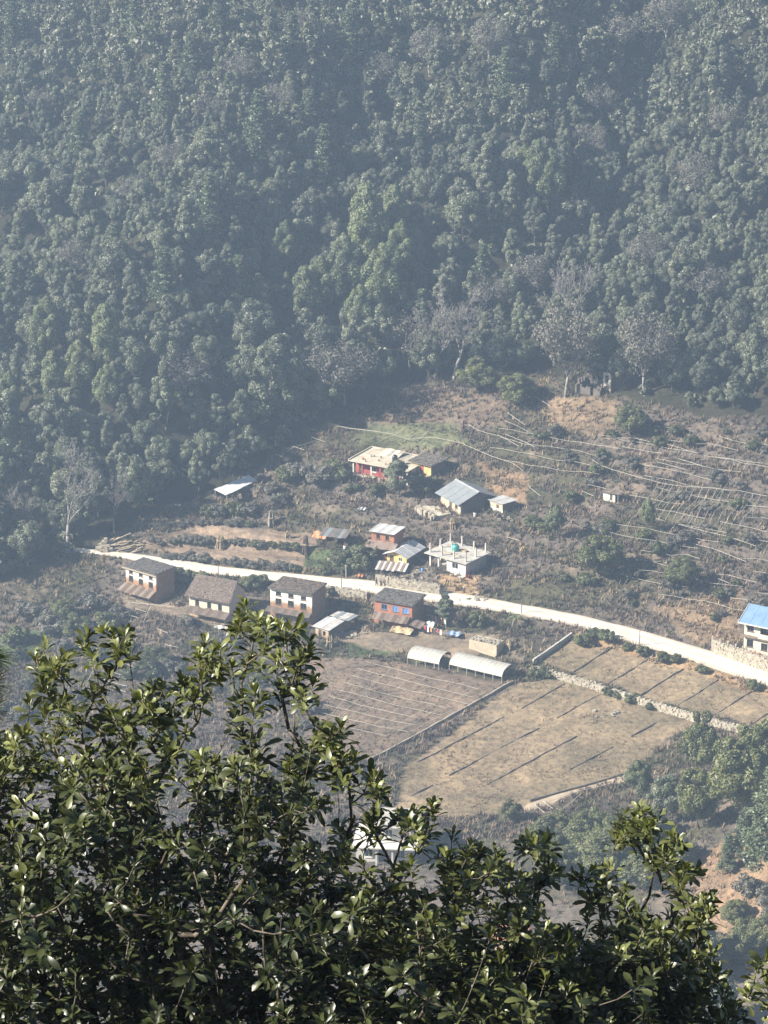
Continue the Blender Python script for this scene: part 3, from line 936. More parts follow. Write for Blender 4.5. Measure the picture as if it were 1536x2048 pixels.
for k, (f, py, px, x, y, z, s_, kind) in enumerate(inn):
    if nk[kind] >= 295:
        out.append(inn[k]); continue
    nk[kind] += 1
    cx_ = min(5, max(0, int(px / 256))); cy_ = min(4, max(0, int(py / 190)))
    rgn = ROWN[cy_] + ', ' + COLN[cx_]
    adj = ('narrow tall' if kind == 'tall' else 'rounded') if s_ < .95 else ('big narrow' if kind == 'tall' else 'big-crowned')
    plant(kind, int(rg.integers(0, 99)), (x, y, z), s_, rg.uniform(0, 6.28), 'narrow_evergreen_tree' if kind == 'tall' else 'evergreen_tree', f'{adj} grey-green evergreen tree in the {rgn}', 'tree', f'{adj} evergreens, {rgn}', sink=0.3)
# trees too far up or out to the sides to tell apart: one mass
lite = [lobes_crown(700 + i, 3.3, 2.0, 11.0, 22, 22, 0.95, taper=.4) for i in range(4)]
fine = [lobes_crown(720 + i, 3.2 if i % 2 else 2.6, 2.0, 11.5 if i % 2 else 13.5, 34, 25, 0.62, taper=.4 + .1 * (i % 3), lobe=(.14, .42)) for i in range(4)]
Vs = []; Qs = []; Ts = []; off = 0
extra = []
for i in range(1500):
    x = rg.uniform(-230, 230); y = rg.uniform(560, 1010)
    if abs(x) < 118 and y < 832: continue
    s_, t_ = st(x, y)
    if s_ < 25 + 55 * sstep(-78, -18, t_): continue
    extra.append((x, y))
extra = np.array(extra[:170]); ez = Z(extra[:, 0], extra[:, 1])
tri = [(q[3], q[4], q[5], q[6]) for q in out + far_] + [(extra[i, 0], extra[i, 1], ez[i], 1.25) for i in range(len(extra))]
for k, (x, y, z, s_) in enumerate(tri):
    V, Q, T = (fine if k < len(out) and abs(x) < 95 and y < 800 else lite)[k % 4]
    a = rg.uniform(0, 6.28); c_, n_ = math.cos(a), math.sin(a)
    W = V @ np.array([[c_, n_, 0], [-n_, c_, 0], [0, 0, 1]]) * s_ + np.array([x, y, z - .3])
    Vs.append(W); Qs.append(Q + off); Ts.append(T); off += len(W)
low_ = [lobes_crown(760 + i, 1.9, .0, 2.6, 11, 11, 0.8) for i in range(3)]
sel = rg.choice(len(pool), 6000, replace=False); k = 0
for i in sel:
    if ppy[i] > fedge(ppx[i]) - 14 or not (-60 < ppx[i] < 1600 and ppy[i] > -40): continue
    if k > 1100: break
    V, Q, T = low_[k % 3]; k += 1
    a = rg.uniform(0, 6.28); c_, n_ = math.cos(a), math.sin(a)
    W = V @ np.array([[c_, n_, 0], [-n_, c_, 0], [0, 0, 1]]) * rg.uniform(.7, 1.3) + np.array([pool[i, 0], pool[i, 1], zz[i] - .2])
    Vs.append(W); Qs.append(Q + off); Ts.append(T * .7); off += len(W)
me = np_mesh('forest', np.concatenate(Vs), np.concatenate(Qs), 'forest_leaf', tint=np.concatenate(Ts))
fo = link('forest', me); tag(fo, 'continuous evergreen forest covering the upper hillside', 'forest', kind='stuff')
print('TREES', nk, 'rest', len(tri), 'special', len(special))

# ------------------------------------------------------------------ shrubs and small trees on the farmland
def bush(kind, px, py, hpx, name, label, group=None, wide=1.0, cat='shrub'):
    global cnt
    p = pix(px, py)
    low_crown = kind == 'shrub' and hpx > 38
    if low_crown: kind = 'warm'; wide *= 1.5
    s_ = hpx * PXM(p) / CD / PH[kind]
    t = plant(kind, cnt, p, s_, cnt * 1.7, name, label, cat, group, sink=0.1)
    t.scale = (s_ * wide, s_ * wide, s_ * (1.12 if low_crown else 1))
    if low_crown: t.location.z -= 1.3 * s_
    cnt += 1
    return t
bush('shrub', 1030, 808, 62, 'shrub', 'round dense green bush at the top of the farmland', wide=1.05)
bush('shrub', 955, 782, 62, 'shrub', 'loose pale green bush below the two bare trees', wide=1.1)
bush('shrub', 1262, 868, 62, 'shrub', 'dark green shrub at the forest edge right of the dry grass patch', wide=1.0)
bush('light', 1110, 1075, 72, 'small_tree', 'feathery green sapling right of the small tin shed', wide=1.3, cat='tree')
bush('light', 1295, 1062, 74, 'small_tree', 'feathery green sapling right of the white hut', wide=0.9, cat='tree')
bush('shrub', 1205, 1150, 85, 'shrub', 'large dark shrub in the gully below the white hut', wide=1.0)
bush('shrub', 1365, 1172, 55, 'shrub', 'broad green shrub on the slope above the road bend', wide=1.2)
bush('shrub', 1380, 890, 22, 'shrub', 'small dark bush above the right trellis')
bush('tall', 890, 1254, 68, 'small_tree', 'leafy young tree behind the brick house with blue windows', wide=1.5, cat='tree')
bush('shrub', 952, 1255, 32, 'shrub', 'round dark bush beside the road right of the young tree')
bush('tall', 797, 994, 78, 'small_tree', 'dark spreading tree in front of the red farmhouse', wide=1.7, cat='tree')
for px, py, h in [(748, 985, 20), (715, 978, 14), (700, 985, 16), (845, 985, 30), (825, 975, 28), (680, 960, 26), (860, 975, 22)]:
    bush('shrub', px, py, h, 'shrub', 'dark garden bush in front of the red farmhouse', 'garden bushes by the red farmhouse', 1.3)
for px, py, h in [(640, 965, 36), (600, 955, 30), (570, 960, 28), (665, 950, 30), (540, 985, 22), (470, 1030, 26), (440, 1032, 26), (415, 1032, 22), (500, 1026, 22), (560, 1010, 24)]:
    bush('shrub' if px % 20 else 'drybush', px, py, h, 'shrub', 'weedy bush on the bank between the white canopy and the red farmhouse', 'bushes on the bank below the upper fields', 1.4)
for px, py, h in [(700, 1128, 34), (720, 1140, 30), (680, 1130, 28), (735, 1120, 34), (690, 1148, 18), (650, 1148, 16)]:
    bush('shrub', px, py, h, 'shrub', 'dark leafy bush in the green garden left of the yellow house', 'bushes in the garden beside the yellow house', 1.3)
for px, py, h in [(350, 1160, 26), (378, 1166, 24), (405, 1168, 24), (505, 1178, 28), (520, 1172, 22), (490, 1180, 20), (340, 1150, 18), (665, 1188, 16)]:
    bush('shrub', px, py, h, 'shrub', 'low hedge bush between the road and the old houses', 'hedge bushes below the road', 1.3)
for px, py, h in [(1185, 1277, 20), (1215, 1282, 24), (1288, 1310, 18), (1325, 1322, 20), (1350, 1325, 16), (1405, 1345, 16), (1165, 1290, 22), (1505, 1378, 20), (1255, 1300, 14)]:
    bush('shrub', px, py, h, 'shrub', 'small bush on the orange road bank above the plots', 'bushes on the road bank', 1.3)
for px, py, h in [(1075, 1352, 22), (1100, 1355, 16), (1215, 1390, 18), (1235, 1396, 14), (1262, 1404, 20), (1300, 1418, 14), (1340, 1424, 16)]:
    bush('shrub', px, py, h, 'shrub', 'creeping bush growing against the long stone wall', 'bushes along the long stone wall', 1.2)
for px, py, h in [(131, 1240, 42), (185, 1225, 36), (100, 1265, 40), (156, 1275, 44), (216, 1260, 34), (60, 1240, 36), (240, 1235, 26), (31, 1290, 36), (311, 1330, 40), (291, 1350, 36), (340, 1345, 28), (200, 1320, 34)]:
    bush('shrub' if px % 5 else 'drybush', px, py, h, 'shrub', 'grey-green thicket bush on the overgrown slope left of the old houses', 'thicket left of the old houses', 1.3)
for px, py, h in [(1180, 1700, 80), (1120, 1690, 70), (1230, 1720, 85), (1080, 1700, 55), (1290, 1690, 80), (1200, 1760, 90), (1120, 1770, 80), (1290, 1780, 90), (1350, 1740, 70)]:
    bush('shrub', px, py, h, 'shrub', 'tall grey-green scrub bush below the plots near the right foreground branches', 'scrub thicket below the plots', 1.1)
bush('shrub', 1022, 1640, 40, 'shrub', 'solitary round bush at the bottom of the plots')
bush('light', 1275, 1600, 85, 'small_tree', 'yellowish-green feathery tree at the lower right of the plots', wide=1.5, cat='tree')
bush('light', 1215, 1730, 60, 'small_tree', 'yellow-green sapling just left of the right foreground branch', wide=1.2, cat='tree')
bush('warm', 1400, 1560, 130, 'small_tree', 'dark leafy tree at the end of the long stone wall', wide=.85, cat='tree')
bush('warm', 1395, 1660, 140, 'broadleaf_tree', 'dim grey-green tree below the dark leafy one', wide=.9, cat='tree')
bush('broad', 1330, 1650, 110, 'broadleaf_tree', 'hazy twiggy tree left of the dim grey-green one', wide=.9, cat='tree')
bush('warm', 1478, 1650, 190, 'broadleaf_tree', 'tall dark green tree near the right edge below the plots', wide=.95, cat='tree')
bush('warm', 1540, 1590, 160, 'broadleaf_tree', 'dark green tree cut by the right edge of the photo', wide=1.0, cat='tree')
bush('pine', 1540, 1740, 210, 'pine_tree', 'light green pine at the right edge on the orange slope', wide=1.2, cat='tree')
bush('pine', 1490, 1720, 130, 'pine_tree', 'smaller light green pine left of the edge pine', wide=1.1, cat='tree')
bush('pine', 1455, 1745, 90, 'pine_tree', 'young pine lowest of the three on the orange slope', wide=1.1, cat='tree')
for px, py, h in [(1500, 1790, 40), (1470, 1850, 50), (1530, 1900, 70), (1490, 1920, 70), (1450, 1930, 60), (1540, 1830, 40)]:
    bush('shrub' if px % 20 else 'drybush', px, py, h, 'shrub', 'bush on the orange slope in the lower right corner', 'bushes on the orange slope', 1.2)
for px, py, h in [(1400, 1980, 150), (1330, 2000, 160), (1290, 2040, 170), (1440, 2060, 140), (1370, 2080, 150)]:
    bush('tall', px, py, h, 'broadleaf_tree', 'shadowed tree in the dark hollow behind the right foreground branches', 'trees in the dark hollow', 1.2, cat='tree')
for px, py, h, lb in [(690, 1336, 44, 'small leafless fruit tree at the top left of the string-lined field'), (738, 1396, 46, 'leafless fruit tree in the middle of the string-lined field'), (811, 1448, 40, 'leafless fruit tree nearest the long plot wall'), (770, 1468, 32, 'smallest leafless fruit tree at the bottom of the string-lined field')]:
    bush('bare', px, py, h, 'fruit_tree', lb, cat='tree')
bush('bare', 1068, 1320, 45, 'fruit_tree', 'thin bare sapling beside the concrete gutter wall', wide=.7, cat='tree')
bush('bare', 1225, 1640, 60, 'bare_tree', 'slender bare tree beside the foot track', wide=.6, cat='tree')
rb = random.Random(31)
for L_, nm, lb in (([(305, 1086), (450, 1084), (612, 1101)], 15, 'dry bush on the bank between the two tilled terraces'), ([(330, 1113), (470, 1128), (612, 1142)], 16, 'dry bush on the bank between the tilled terrace and the road'), ([(320, 1056), (420, 1044), (520, 1056)], 9, 'dry bush along the upper edge of the tilled field')):
    for i in range(nm):
        u = (i + rb.uniform(-.3, .3)) / nm; px = float(np.interp(u, [0, .5, 1], [q[0] for q in L_])); py = float(np.interp(u, [0, .5, 1], [q[1] for q in L_]))
        bush('drybush' if rb.random() < .8 else 'shrub', px, py + rb.uniform(-2, 3), rb.uniform(8, 15), 'shrub', lb, lb.replace('dry bush', 'dry bushes'), rb.uniform(1.3, 2.0))
def bl_(px, py):
    a = ('above' if py < 985 else ('just below' if py < 1080 else 'well below')) + ' the white hut'
    b_ = 'left of it' if px < 1200 else ('right of it' if px < 1370 else 'near the edge of the photo')
    return f'small weedy terrace bush {a}, {b_}', f'weedy bushes {a}, {b_}'
for i in range(70):
    px = rb.uniform(930, 1530); py = rb.uniform(850, 1240)
    if py > 1195 + (px - 1000) * .2 - 30 or (860 < px < 1040 and py < 1160): continue
    bush('drybush' if rb.random() < .55 else 'shrub', px, py, rb.uniform(10, 24), 'shrub', *bl_(px, py), rb.uniform(1.1, 1.7))
for i in range(34):
    px = rb.uniform(0, 640); py = rb.uniform(1230, 1480)
    bush('drybush' if rb.random() < .6 else 'shrub', px, py, rb.uniform(14, 30), 'shrub', 'dull weedy bush on the slope below the old houses', 'weedy bushes below the old houses', rb.uniform(1.1, 1.6))
# banana-like plants by the road
for px, py, h, lb in [(1033, 1252, 44, 'spiky pale broad-leaved plant below the road'), (820, 1262, 18, 'small spiky plant by the washing line')]:
    p = pix(px, py); k = h * PXM(p)
    t = thing('leafy_plant', lb, 'plant', p, 0)
    MB().tube((0, 0, -.2), (0, 0, k * .5), .12, .07).build('stem', 'bark', t)
    for j in range(9):
        a = j * 2.4; mb = MB(); P = []
        for q in range(5):
            u = q / 4; rr = k * .5 * u; hh = k * (.4 + .5 * u - .45 * u * u * (1 + .1 * j)); ww = .22 * math.sin(math.pi * min(u + .12, 1)) + .02
            for s_ in (-1, 1):
                P.append((math.cos(a) * rr - math.sin(a) * ww * s_, math.sin(a) * rr + math.cos(a) * ww * s_, hh))
        mb.pts(P, [(2 * q, 2 * q + 1, 2 * q + 3, 2 * q + 2) for q in range(4)])
        lo = mb.build('leaf', 'shrub_leaf', t)
        at2 = lo.data.attributes.new('tint', 'FLOAT', 'POINT'); at2.data.foreach_set('value', np.full(10, .95, np.float32))

# ------------------------------------------------------------------ weeds and dry grass on the slopes
rg = np.random.default_rng(77)
N = 80000
x = np.concatenate([rg.uniform(-84, 84, N), rg.uniform(-80, 85, 9000)]); y = np.concatenate([rg.uniform(455, 640, N), rg.uniform(400, 470, 9000)])
z = Z(x, y)
_, zid, px, py = zoning(x, y, z)
names = ['none'] + [q[0] for q in ZONES]
zn = np.array([names[i] if i < 90 else 'no' for i in zid])
dens = np.select([zn == 'none', zn == 'plot', zn == 'field', zn == 'till', zn == 'dry', zn == 'veg', zn == 'scrub', zn == 'green'], [1.0, .5, .45, .06, .6, .3, .7, .7], 0.0)
dens = dens * (0.5 + 1.2 * sstep(.35, .65, fbm(x / 7, y / 7, 91, 3)))
D = np.full(len(x), 99.0)
for c in range(0, len(x), 20000):
    D[c:c + 20000] = (np.hypot(x[c:c + 20000, None] - ROAD[None, :, 0], y[c:c + 20000, None] - ROAD[None, :, 1]) - ROAD[None, :, 3] / 2).min(1)
keep = (rg.uniform(size=len(x)) < dens) & (D > .3) & (px > -80) & (px < 1620)
for cx, cy, r, pz in PADS:
    keep &= np.hypot(x - cx, y - cy) > r * .8
x, y, z, zn, D = x[keep], y[keep], z[keep], zn[keep], D[keep]
n_ = len(x); BL = 7
hgt = rg.uniform(.4, 1.25, n_) * np.select([zn == 'plot', zn == 'field', zn == 'till', zn == 'veg', zn == 'green'], [.35, .4, .3, .5, .5], 1.0)
a = rg.uniform(0, 6.283, (n_, BL)); ln = rg.uniform(.15, .75, (n_, BL)) * hgt[:, None]; hh = hgt[:, None] * rg.uniform(.5, 1.1, (n_, BL))
bx = x[:, None] + rg.normal(size=(n_, BL)) * .16; by = y[:, None] + rg.normal(size=(n_, BL)) * .16; bz = np.broadcast_to(z[:, None] - .05, (n_, BL))
ww = rg.uniform(.035, .10, (n_, BL)) * (.5 + hgt[:, None])
p0 = np.stack([bx - np.sin(a) * ww, by + np.cos(a) * ww, bz], -1); p1 = np.stack([bx + np.sin(a) * ww, by - np.cos(a) * ww, bz], -1)
p2 = np.stack([bx + np.cos(a) * ln, by + np.sin(a) * ln, bz + hh], -1)
V = np.stack([p0, p1, p2], 2).reshape(-1, 3); T = np.arange(len(V)).reshape(-1, 3)
pal = np.array([[.135, .105, .085], [.20, .15, .11], [.105, .083, .072], [.085, .082, .047], [.27, .205, .13], [.07, .072, .04]])
pk = fbm(x / 9, y / 9, 93, 3)
pi = np.where(rg.uniform(size=n_) < .55, np.clip((pk * 8 - 1.4).astype(int), 0, 5), rg.integers(0, 6, n_))
pi = np.where((zn == 'green') | (zn == 'veg'), 5, np.where((zn == 'dry') | (zn == 'plot'), np.where(rg.uniform(size=n_) < .6, 4, 1), pi))
cl_ = np.repeat(pal[pi] * rg.uniform(.75, 1.3, (n_, 1)), BL * 3, axis=0)
m, n, l, b = nodes_of('weeds'); a_ = n.new('ShaderNodeAttribute'); a_.attribute_name = 'soil'
l.new(a_.outputs['Color'], b.inputs['Base Color']); b.inputs['Roughness'].default_value = .9; b.inputs['Specular IOR Level'].default_value = .1
MATS['weeds'] = m
wd_ = link('dry_weeds', np_mesh('dry_weeds', V, T, 'weeds', col=cl_))
tag(wd_, 'dry brown weeds and grass tufts covering the slopes', 'weeds', kind='stuff')
print('WEEDS', n_)
# ------------------------------------------------------------------ buildings
def house(key, name, label, cat='house'):
    (loc, an, wd) = FR[key]
    return thing(name, label, cat, loc, an), wd

def window(t, x, z, ww, hh, frame='timber', pane='dark_glass', y=0.0, th=.35, mull=True):
    f = MB(); e = .09
    x0, x1, z0, z1 = x - ww / 2, x + ww / 2, z - hh / 2, z + hh / 2
    f.box(x0, x0 + e, y + .02, y + .16, z0, z1).box(x1 - e, x1, y + .02, y + .16, z0, z1)
    f.box(x0 + e, x1 - e, y + .02, y + .16, z0, z0 + e).box(x0 + e, x1 - e, y + .02, y + .16, z1 - e, z1)
    if mull: f.box(x - .03, x + .03, y + .03, y + .14, z0 + e, z1 - e)
    o = f.build('window', frame, t)
    MB().box(x0 + e, x1 - e, y + .09, y + .11, z0 + e, z1 - e).build('pane', pane, o)
    MB().box(x0 - .1, x1 + .1, y - .1, y + .018, z0 - .1, z0 - .003).build('sill', frame if frame != 'blue_paint' else 'timber', o)
    return o

def door(t, x, ww, hh, mat='timber', y=0.0):
    o = MB().box(x - ww / 2, x + ww / 2, y + .1, y + .16, 0, hh).build('door', mat, t)
    MB().box(x + ww / 2 - .16, x + ww / 2 - .1, y + .04, y + .098, 1.0, 1.12).build('handle', 'iron', o)
    return o

def shell(t, wd, dp, h, hb, mat, holes, sidemat=None, th=.35, gable=0.0, foot=1.0, sideholes=()):
    """four walls; h front height, hb back height, gable: extra height of the end walls' peak"""
    x0, x1 = -wd / 2, wd / 2; sm = sidemat or mat
    MB().wall(x0, x1, -foot, h, 0, th, holes).build('wall', mat, t, label=None)
    MB().box(x0, x1, dp - th, dp, -foot, hb).build('wall', sm, t)
    for a, b_ in ((x0, x0 + th), (x1 - th, x1)):
        y0, y1 = th, dp - th
        if gable:
            m_ = (y0 + y1) / 2; P = [(y0, -foot), (y1, -foot), (y1, hb), (m_, max(h, hb) + gable), (y0, h)]
        else:
            P = [(y0, -foot), (y1, -foot), (y1, hb), (y0, h)]
        k = len(P)
        mb = MB().pts([(a, p[0], p[1]) for p in P] + [(b_, p[0], p[1]) for p in P], [tuple(range(k)), tuple(range(2 * k - 1, k - 1, -1))] + [(i, k + i, k + (i + 1) % k, (i + 1) % k) for i in range(k)])
        mb.build('wall', sm, t)

def tiles(parent, q, nu, nv, mat, seed, name='roof_tiles', th=.07, jit=.15):
    """uneven slates or tiles lying on the four-cornered slope q (ccw, q0-q1 = lower edge)"""
    rg_ = random.Random(seed); mb = MB(); q = [Vector(p) for p in q]
    nrm = (q[1] - q[0]).cross(q[3] - q[0]).normalized()
    def P(u, v): return q[0].lerp(q[1], u).lerp(q[3].lerp(q[2], u), v)
    for j in range(nv):
        for i in range(nu):
            o_ = (.5 if j % 2 else 0)
            u0 = max(0, (i - o_ + .04) / nu); u1 = min(1, (i + 1 - o_ - .04) / nu)
            if u1 - u0 < .2 / nu: continue
            v0 = j / nv - .12 / nv; v1 = (j + 1) / nv
            up = nrm * (th + rg_.uniform(0, jit)); up2 = nrm * (.02 + rg_.uniform(0, jit * .5))
            a, b_, c, d = P(u0, v0) + up, P(u1, v0) + up, P(u1, v1) + up2, P(u0, v1) + up2
            dn = nrm * .05
            mb.hexa([a - dn, b_ - dn, c - dn, d - dn, a, b_, c, d])
    return mb.build(name, mat, parent, kind='stuff')

def mono_roof(t, wd, dp, h, hb, mat, ov=.45, ovf=.55, th=.16, tile=None, seed=1, name='roof', cell=(.55, .5)):
    x0, x1 = -wd / 2 - ov, wd / 2 + ov; y0, y1 = -ovf, dp + ov
    sl_ = (hb - h) / dp
    za, zb = h + sl_ * y0 + th + .01, h + sl_ * y1 + th + .01
    q = [(x0, y0, za), (x1, y0, za), (x1, y1, zb), (x0, y1, zb)]
    o = MB().slab(q, th).build(name, mat, t)
    if tile: tiles(o, q, int((x1 - x0) / cell[0]), int((y1 - y0) / cell[1]), tile, seed)
    return o

def sheet_roof(t, q, n_, mat, name='roof_sheet', th=.04, seed=1, jit=.05, lap=.04):
    """separate roofing sheets side by side along q0-q1"""
    rg_ = random.Random(seed); q = [Vector(p) for p in q]
    for i in range(n_):
        u0, u1 = i / n_ - (lap if i else 0) / n_, (i + 1) / n_
        dz = Vector((0, 0, (i % 2) * .03 + rg_.uniform(0, jit * .4))); sl_ = (q[3] - q[0]).normalized() * rg_.uniform(-jit, jit) * 2
        a, b_, c, d = q[0].lerp(q[1], u0) + sl_, q[0].lerp(q[1], u1) + sl_, q[3].lerp(q[2], u1) + sl_, q[3].lerp(q[2], u0) + sl_
        MB().slab([p + dz for p in (a, b_, c, d)], th).build(name, mat if isinstance(mat, str) else mat[i % len(mat)], t)

def leanto(t, x0, x1, yout, zin, zout, mat, posts, n_=8, seed=3, pm='timber'):
    sheet_roof(t, [(x0, -yout, zout), (x1, -yout, zout), (x1, -.06, zin), (x0, -.06, zin)], n_, mat, seed=seed)
    for i in range(posts):
        x = x0 + .2 + (x1 - x0 - .4) * i / (posts - 1)
        MB().tube((x, -yout + .25, -1.0), (x, -yout + .25, zout - .02), .07, .06).build('post', pm, t)

# A: old house far left
t, wd = house('A', 'old_house', 'leftmost old house, narrow worn whitewash facade over brick, flat slate roof')
hs = [(-wd * .33, 4.75), (0, 4.75), (wd * .33, 4.75)]; lo = [(-wd * .33, 3.35), (0, 3.25), (wd * .33, 3.2)]
holes = [(x - .5, x + .5, z - .4, z + .4) for x, z in hs] + [(x - .55, x + .55, z - .62, z + .62) for x, z in lo] + [(-.5, .5, 0, 1.9)]
shell(t, wd, 5.2, 5.6, 5.5, 'worn_whitewash', holes, 'mud_brick')
for x, z in hs: window(t, x, z, 1.0, .8, mull=False)
for x, z in lo: window(t, x, z, 1.1, 1.24)
door(t, 0, 1.0, 1.9)
MB().box(-wd / 2 - .5, wd / 2 + .5, -.55, -.38, 5.30, 5.60).build('eaves_board', 'pale_timber', t)
mono_roof(t, wd, 5.2, 5.6, 5.5, 'slate', tile='slate', seed=11, ov=.25)
leanto(t, -wd / 2 - .3, wd / 2 + .1, 2.3, 2.35, 1.45, ['rusty_tin', 'timber'], 4, 9)

# B: house with tiled pitched roof
t, wd = house('B', 'old_house', 'old cream-walled house with brown tiled pitched roof, second from left')
hs = [(-wd * .34, 4.0), (-wd * .1, 4.0), (wd * .12, 4.0), (wd * .34, 4.0)]; lo = [(-wd * .3, 2.75), (0, 2.7), (wd * .27, 2.65)]
holes = [(x - .3, x + .3, z - .25, z + .25) for x, z in hs] + [(x - .42, x + .42, z - .65, z + .65) for x, z in lo] + [(-.5, .5, 0, 1.85)]
shell(t, wd, 6.2, 4.5, 4.5, 'cream_plaster', holes, 'cream_plaster', gable=2.2)
for x, z in hs: window(t, x, z, .6, .5, mull=False)
for x, z in lo: window(t, x, z, .84, 1.3)
door(t, 0, 1.0, 1.85)
for sgn in (1, -1):
    x0, x1 = -wd / 2 - .6, wd / 2 + .6
    if sgn == 1: q = [(x0, -.75, 4.1), (x1, -.75, 4.1), (x1 - .5, 3.1, 6.95), (x0 + .5, 3.1, 6.95)]
    else: q = [(x1, 6.95, 4.1), (x0, 6.95, 4.1), (x0 + .5, 3.1, 6.95), (x1 - .5, 3.1, 6.95)]
    o = MB().slab(q, .15).build('roof', 'clay_tile', t)
    tiles(o, q, int((x1 - x0) / .45), 11, 'clay_tile', 20 + sgn)
MB().tube((-wd / 2 - .1, 3.1, 7.02), (wd / 2 + .1, 3.1, 7.02), .16, .16).build('ridge', 'clay_tile', t)
leanto(t, -wd / 2 + .2, wd / 2 + .2, 2.0, 1.95, 1.3, ['timber', 'clay_tile'], 4, 8)

# C: largest facade
t, wd = house('C', 'old_house', 'largest old house, flaking white upper wall over brick, grey flat roof, third from left')
hs = [(-wd * .30, 5.05), (0, 5.0), (wd * .30, 4.95)]; lo = [(-wd * .30, 3.45), (-.02, 3.4), (wd * .3, 3.3)]
holes = [(x - .55, x + .55, z - .38, z + .38) for x, z in hs] + [(x - .62, x + .62, z - .62, z + .62) for x, z in lo] + [(-wd * .3 - .5, -wd * .3 + .5, 0, 1.9), (wd * .2 - .5, wd * .2 + .5, 0, 1.9)]
shell(t, wd, 6.0, 5.9, 5.8, 'worn_whitewash', holes, 'mud_brick')
for x, z in hs: window(t, x, z, 1.1, .76, mull=False)
for x, z in lo: window(t, x, z, 1.24, 1.24)
door(t, -wd * .3, 1.0, 1.9); door(t, wd * .2, 1.0, 1.9)
mono_roof(t, wd, 6.0, 5.9, 5.8, 'slate', tile='clay_tile', seed=12, th=.22, ov=.25)
leanto(t, -wd / 2 - .5, wd / 2 + .1, 1.7, 2.35, 1.85, ['timber', 'clay_tile'], 4, 10)

# D: brick house with blue windows
t, wd = house('D', 'brick_house', 'red brick house with three blue windows and grey slate roof below the road')
lo = [(-wd * .24, 3.65), (wd * .06, 3.6), (wd * .33, 3.55)]
holes = [(x - .62, x + .62, z - .55, z + .55) for x, z in lo] + [(-wd * .3 - .5, -wd * .3 + .5, 0, 1.9)]
shell(t, wd, 5.2, 4.85, 4.9, 'red_brick', holes, 'mud_brick')
for i, (x, z) in enumerate(lo):
    window(t, x, z, 1.24, 1.1, 'blue_paint', 'dark_glass' if i == 0 else 'blue_paint')
door(t, -wd * .3, 1.0, 1.9)
mono_roof(t, wd, 5.2, 4.85, 4.9, 'slate', tile='slate', seed=13, ov=.45)
leanto(t, -wd / 2 + .1, wd / 2 - .3, 1.9, 2.5, 1.75, ['clay_tile', 'rusty_tin', 'timber'], 4, 9)
sheet_roof(t, [(wd / 2 - .2, -1.6, 1.6), (wd / 2 + 2.4, -1.6, 1.2), (wd / 2 + 2.4, .8, 1.6), (wd / 2 - .2, .8, 2.1)], 4, ['timber', 'rusty_tin'], seed=8)

# E: low shed
t, wd = house('E', 'livestock_shed', 'low shed with patched pale tin roof below the largest old house', 'shed')
shell(t, wd, 7.0, 1.9, 2.1, 'cream_plaster', [(-.75, -.05, 0, 1.5), (.2, .8, .5, 1.4)], 'dark_concrete_and_shade', th=.2)  # side walls coloured dark to paint in their shade
door(t, -.4, .7, 1.5)
sheet_roof(t, [(-wd / 2 - .5, -.5, 2.0), (wd / 2 + .5, -.5, 1.95), (wd / 2 + .4, 4.5, 2.25), (-wd / 2 - .5, 4.5, 2.3)], 4, ['bright_tin', 'white_tarp', 'concrete'], seed=5)
sheet_roof(t, [(-wd / 2 - .2, 4.6, 2.4), (wd / 2 + 1.1, 4.6, 2.3), (wd / 2 + 1.3, 7.6, 2.5), (-wd / 2, 7.6, 2.55)], 5, ['concrete', 'grey_tin', 'bright_tin'], seed=6, jit=.12)
# F: block hut
t, wd = house('F', 'block_hut', 'cream block hut with flat gravelly roof right of the washing lines', 'hut')
shell(t, wd, 2.8, 1.75, 1.75, 'block_wall', [], 'block_wall', th=.2)
o = MB().box(-wd / 2 + .21, wd / 2 - .21, .21, 2.59, 1.45, 1.6).build('roof', 'dark_concrete_and_shade', t)
mb = MB(); rq = random.Random(3)
for i in range(70):
    x = rq.uniform(-wd / 2 + .3, wd / 2 - .3); y = rq.uniform(.4, 2.4); s_ = rq.uniform(.08, .22)
    mb.box(x - s_, x + s_, y - s_, y + s_, 1.602, 1.602 + s_ * 1.2)
mb.build('gravel', 'rubble_stone', o, kind='stuff')

# G: arched plastic tunnels
def tunnel(key, label):
    t, wd = house(key, 'polytunnel', label, 'greenhouse')
    dp = 4.6; eav = 1.3; rise = 1.25; n_ = max(6, int(wd / .85)); K = 10
    arc = [(dp / 2 - dp / 2 * 1.04 * math.cos(math.pi * k / K), eav + rise * math.sin(math.pi * k / K)) for k in range(K + 1)]
    for i in range(n_):
        xa = -wd / 2 + wd * i / n_; xb = -wd / 2 + wd * (i + 1) / n_; P = []; F = []
        for j in range(5):
            u = j / 4; x = xa + (xb - xa) * u; sag = -.045 * math.sin(math.pi * u)
            for (y, z) in arc: P.append((x, dp / 2 + (y - dp / 2) * (1 + sag * .3), z + sag))
        for j in range(4):
            for k in range(K):
                a = j * (K + 1) + k; F.append((a, a + 1, a + K + 2, a + K + 1))
        MB().pts(P, F).build('film_panel', 'plastic_film', t, smooth=True)
    for i in range(n_ + 1):
        x = -wd / 2 + wd * i / n_
        MB().path([(x, y, z - .02) for y, z in arc], .03, 4).build('hoop', 'bamboo', t)
        if i % 2 == 0 or i == n_:
            for y in (arc[0][0], arc[-1][0]):
                MB().tube((x, y, -.6), (x, y, eav), .05, .05, 5).build('post', 'bamboo', t)
    for y in (arc[0][0], arc[-1][0]):
        MB().tube((-wd / 2, y, eav - .05), (wd / 2, y, eav - .05), .04, .04, 4).build('rail', 'bamboo', t)
    MB().wall(.7, dp - .7, -.3, 2.0, 0, .03, []).build('inner_sheet', 'black_plastic', t)
    ish = t.children[-1] if False else None
    return t
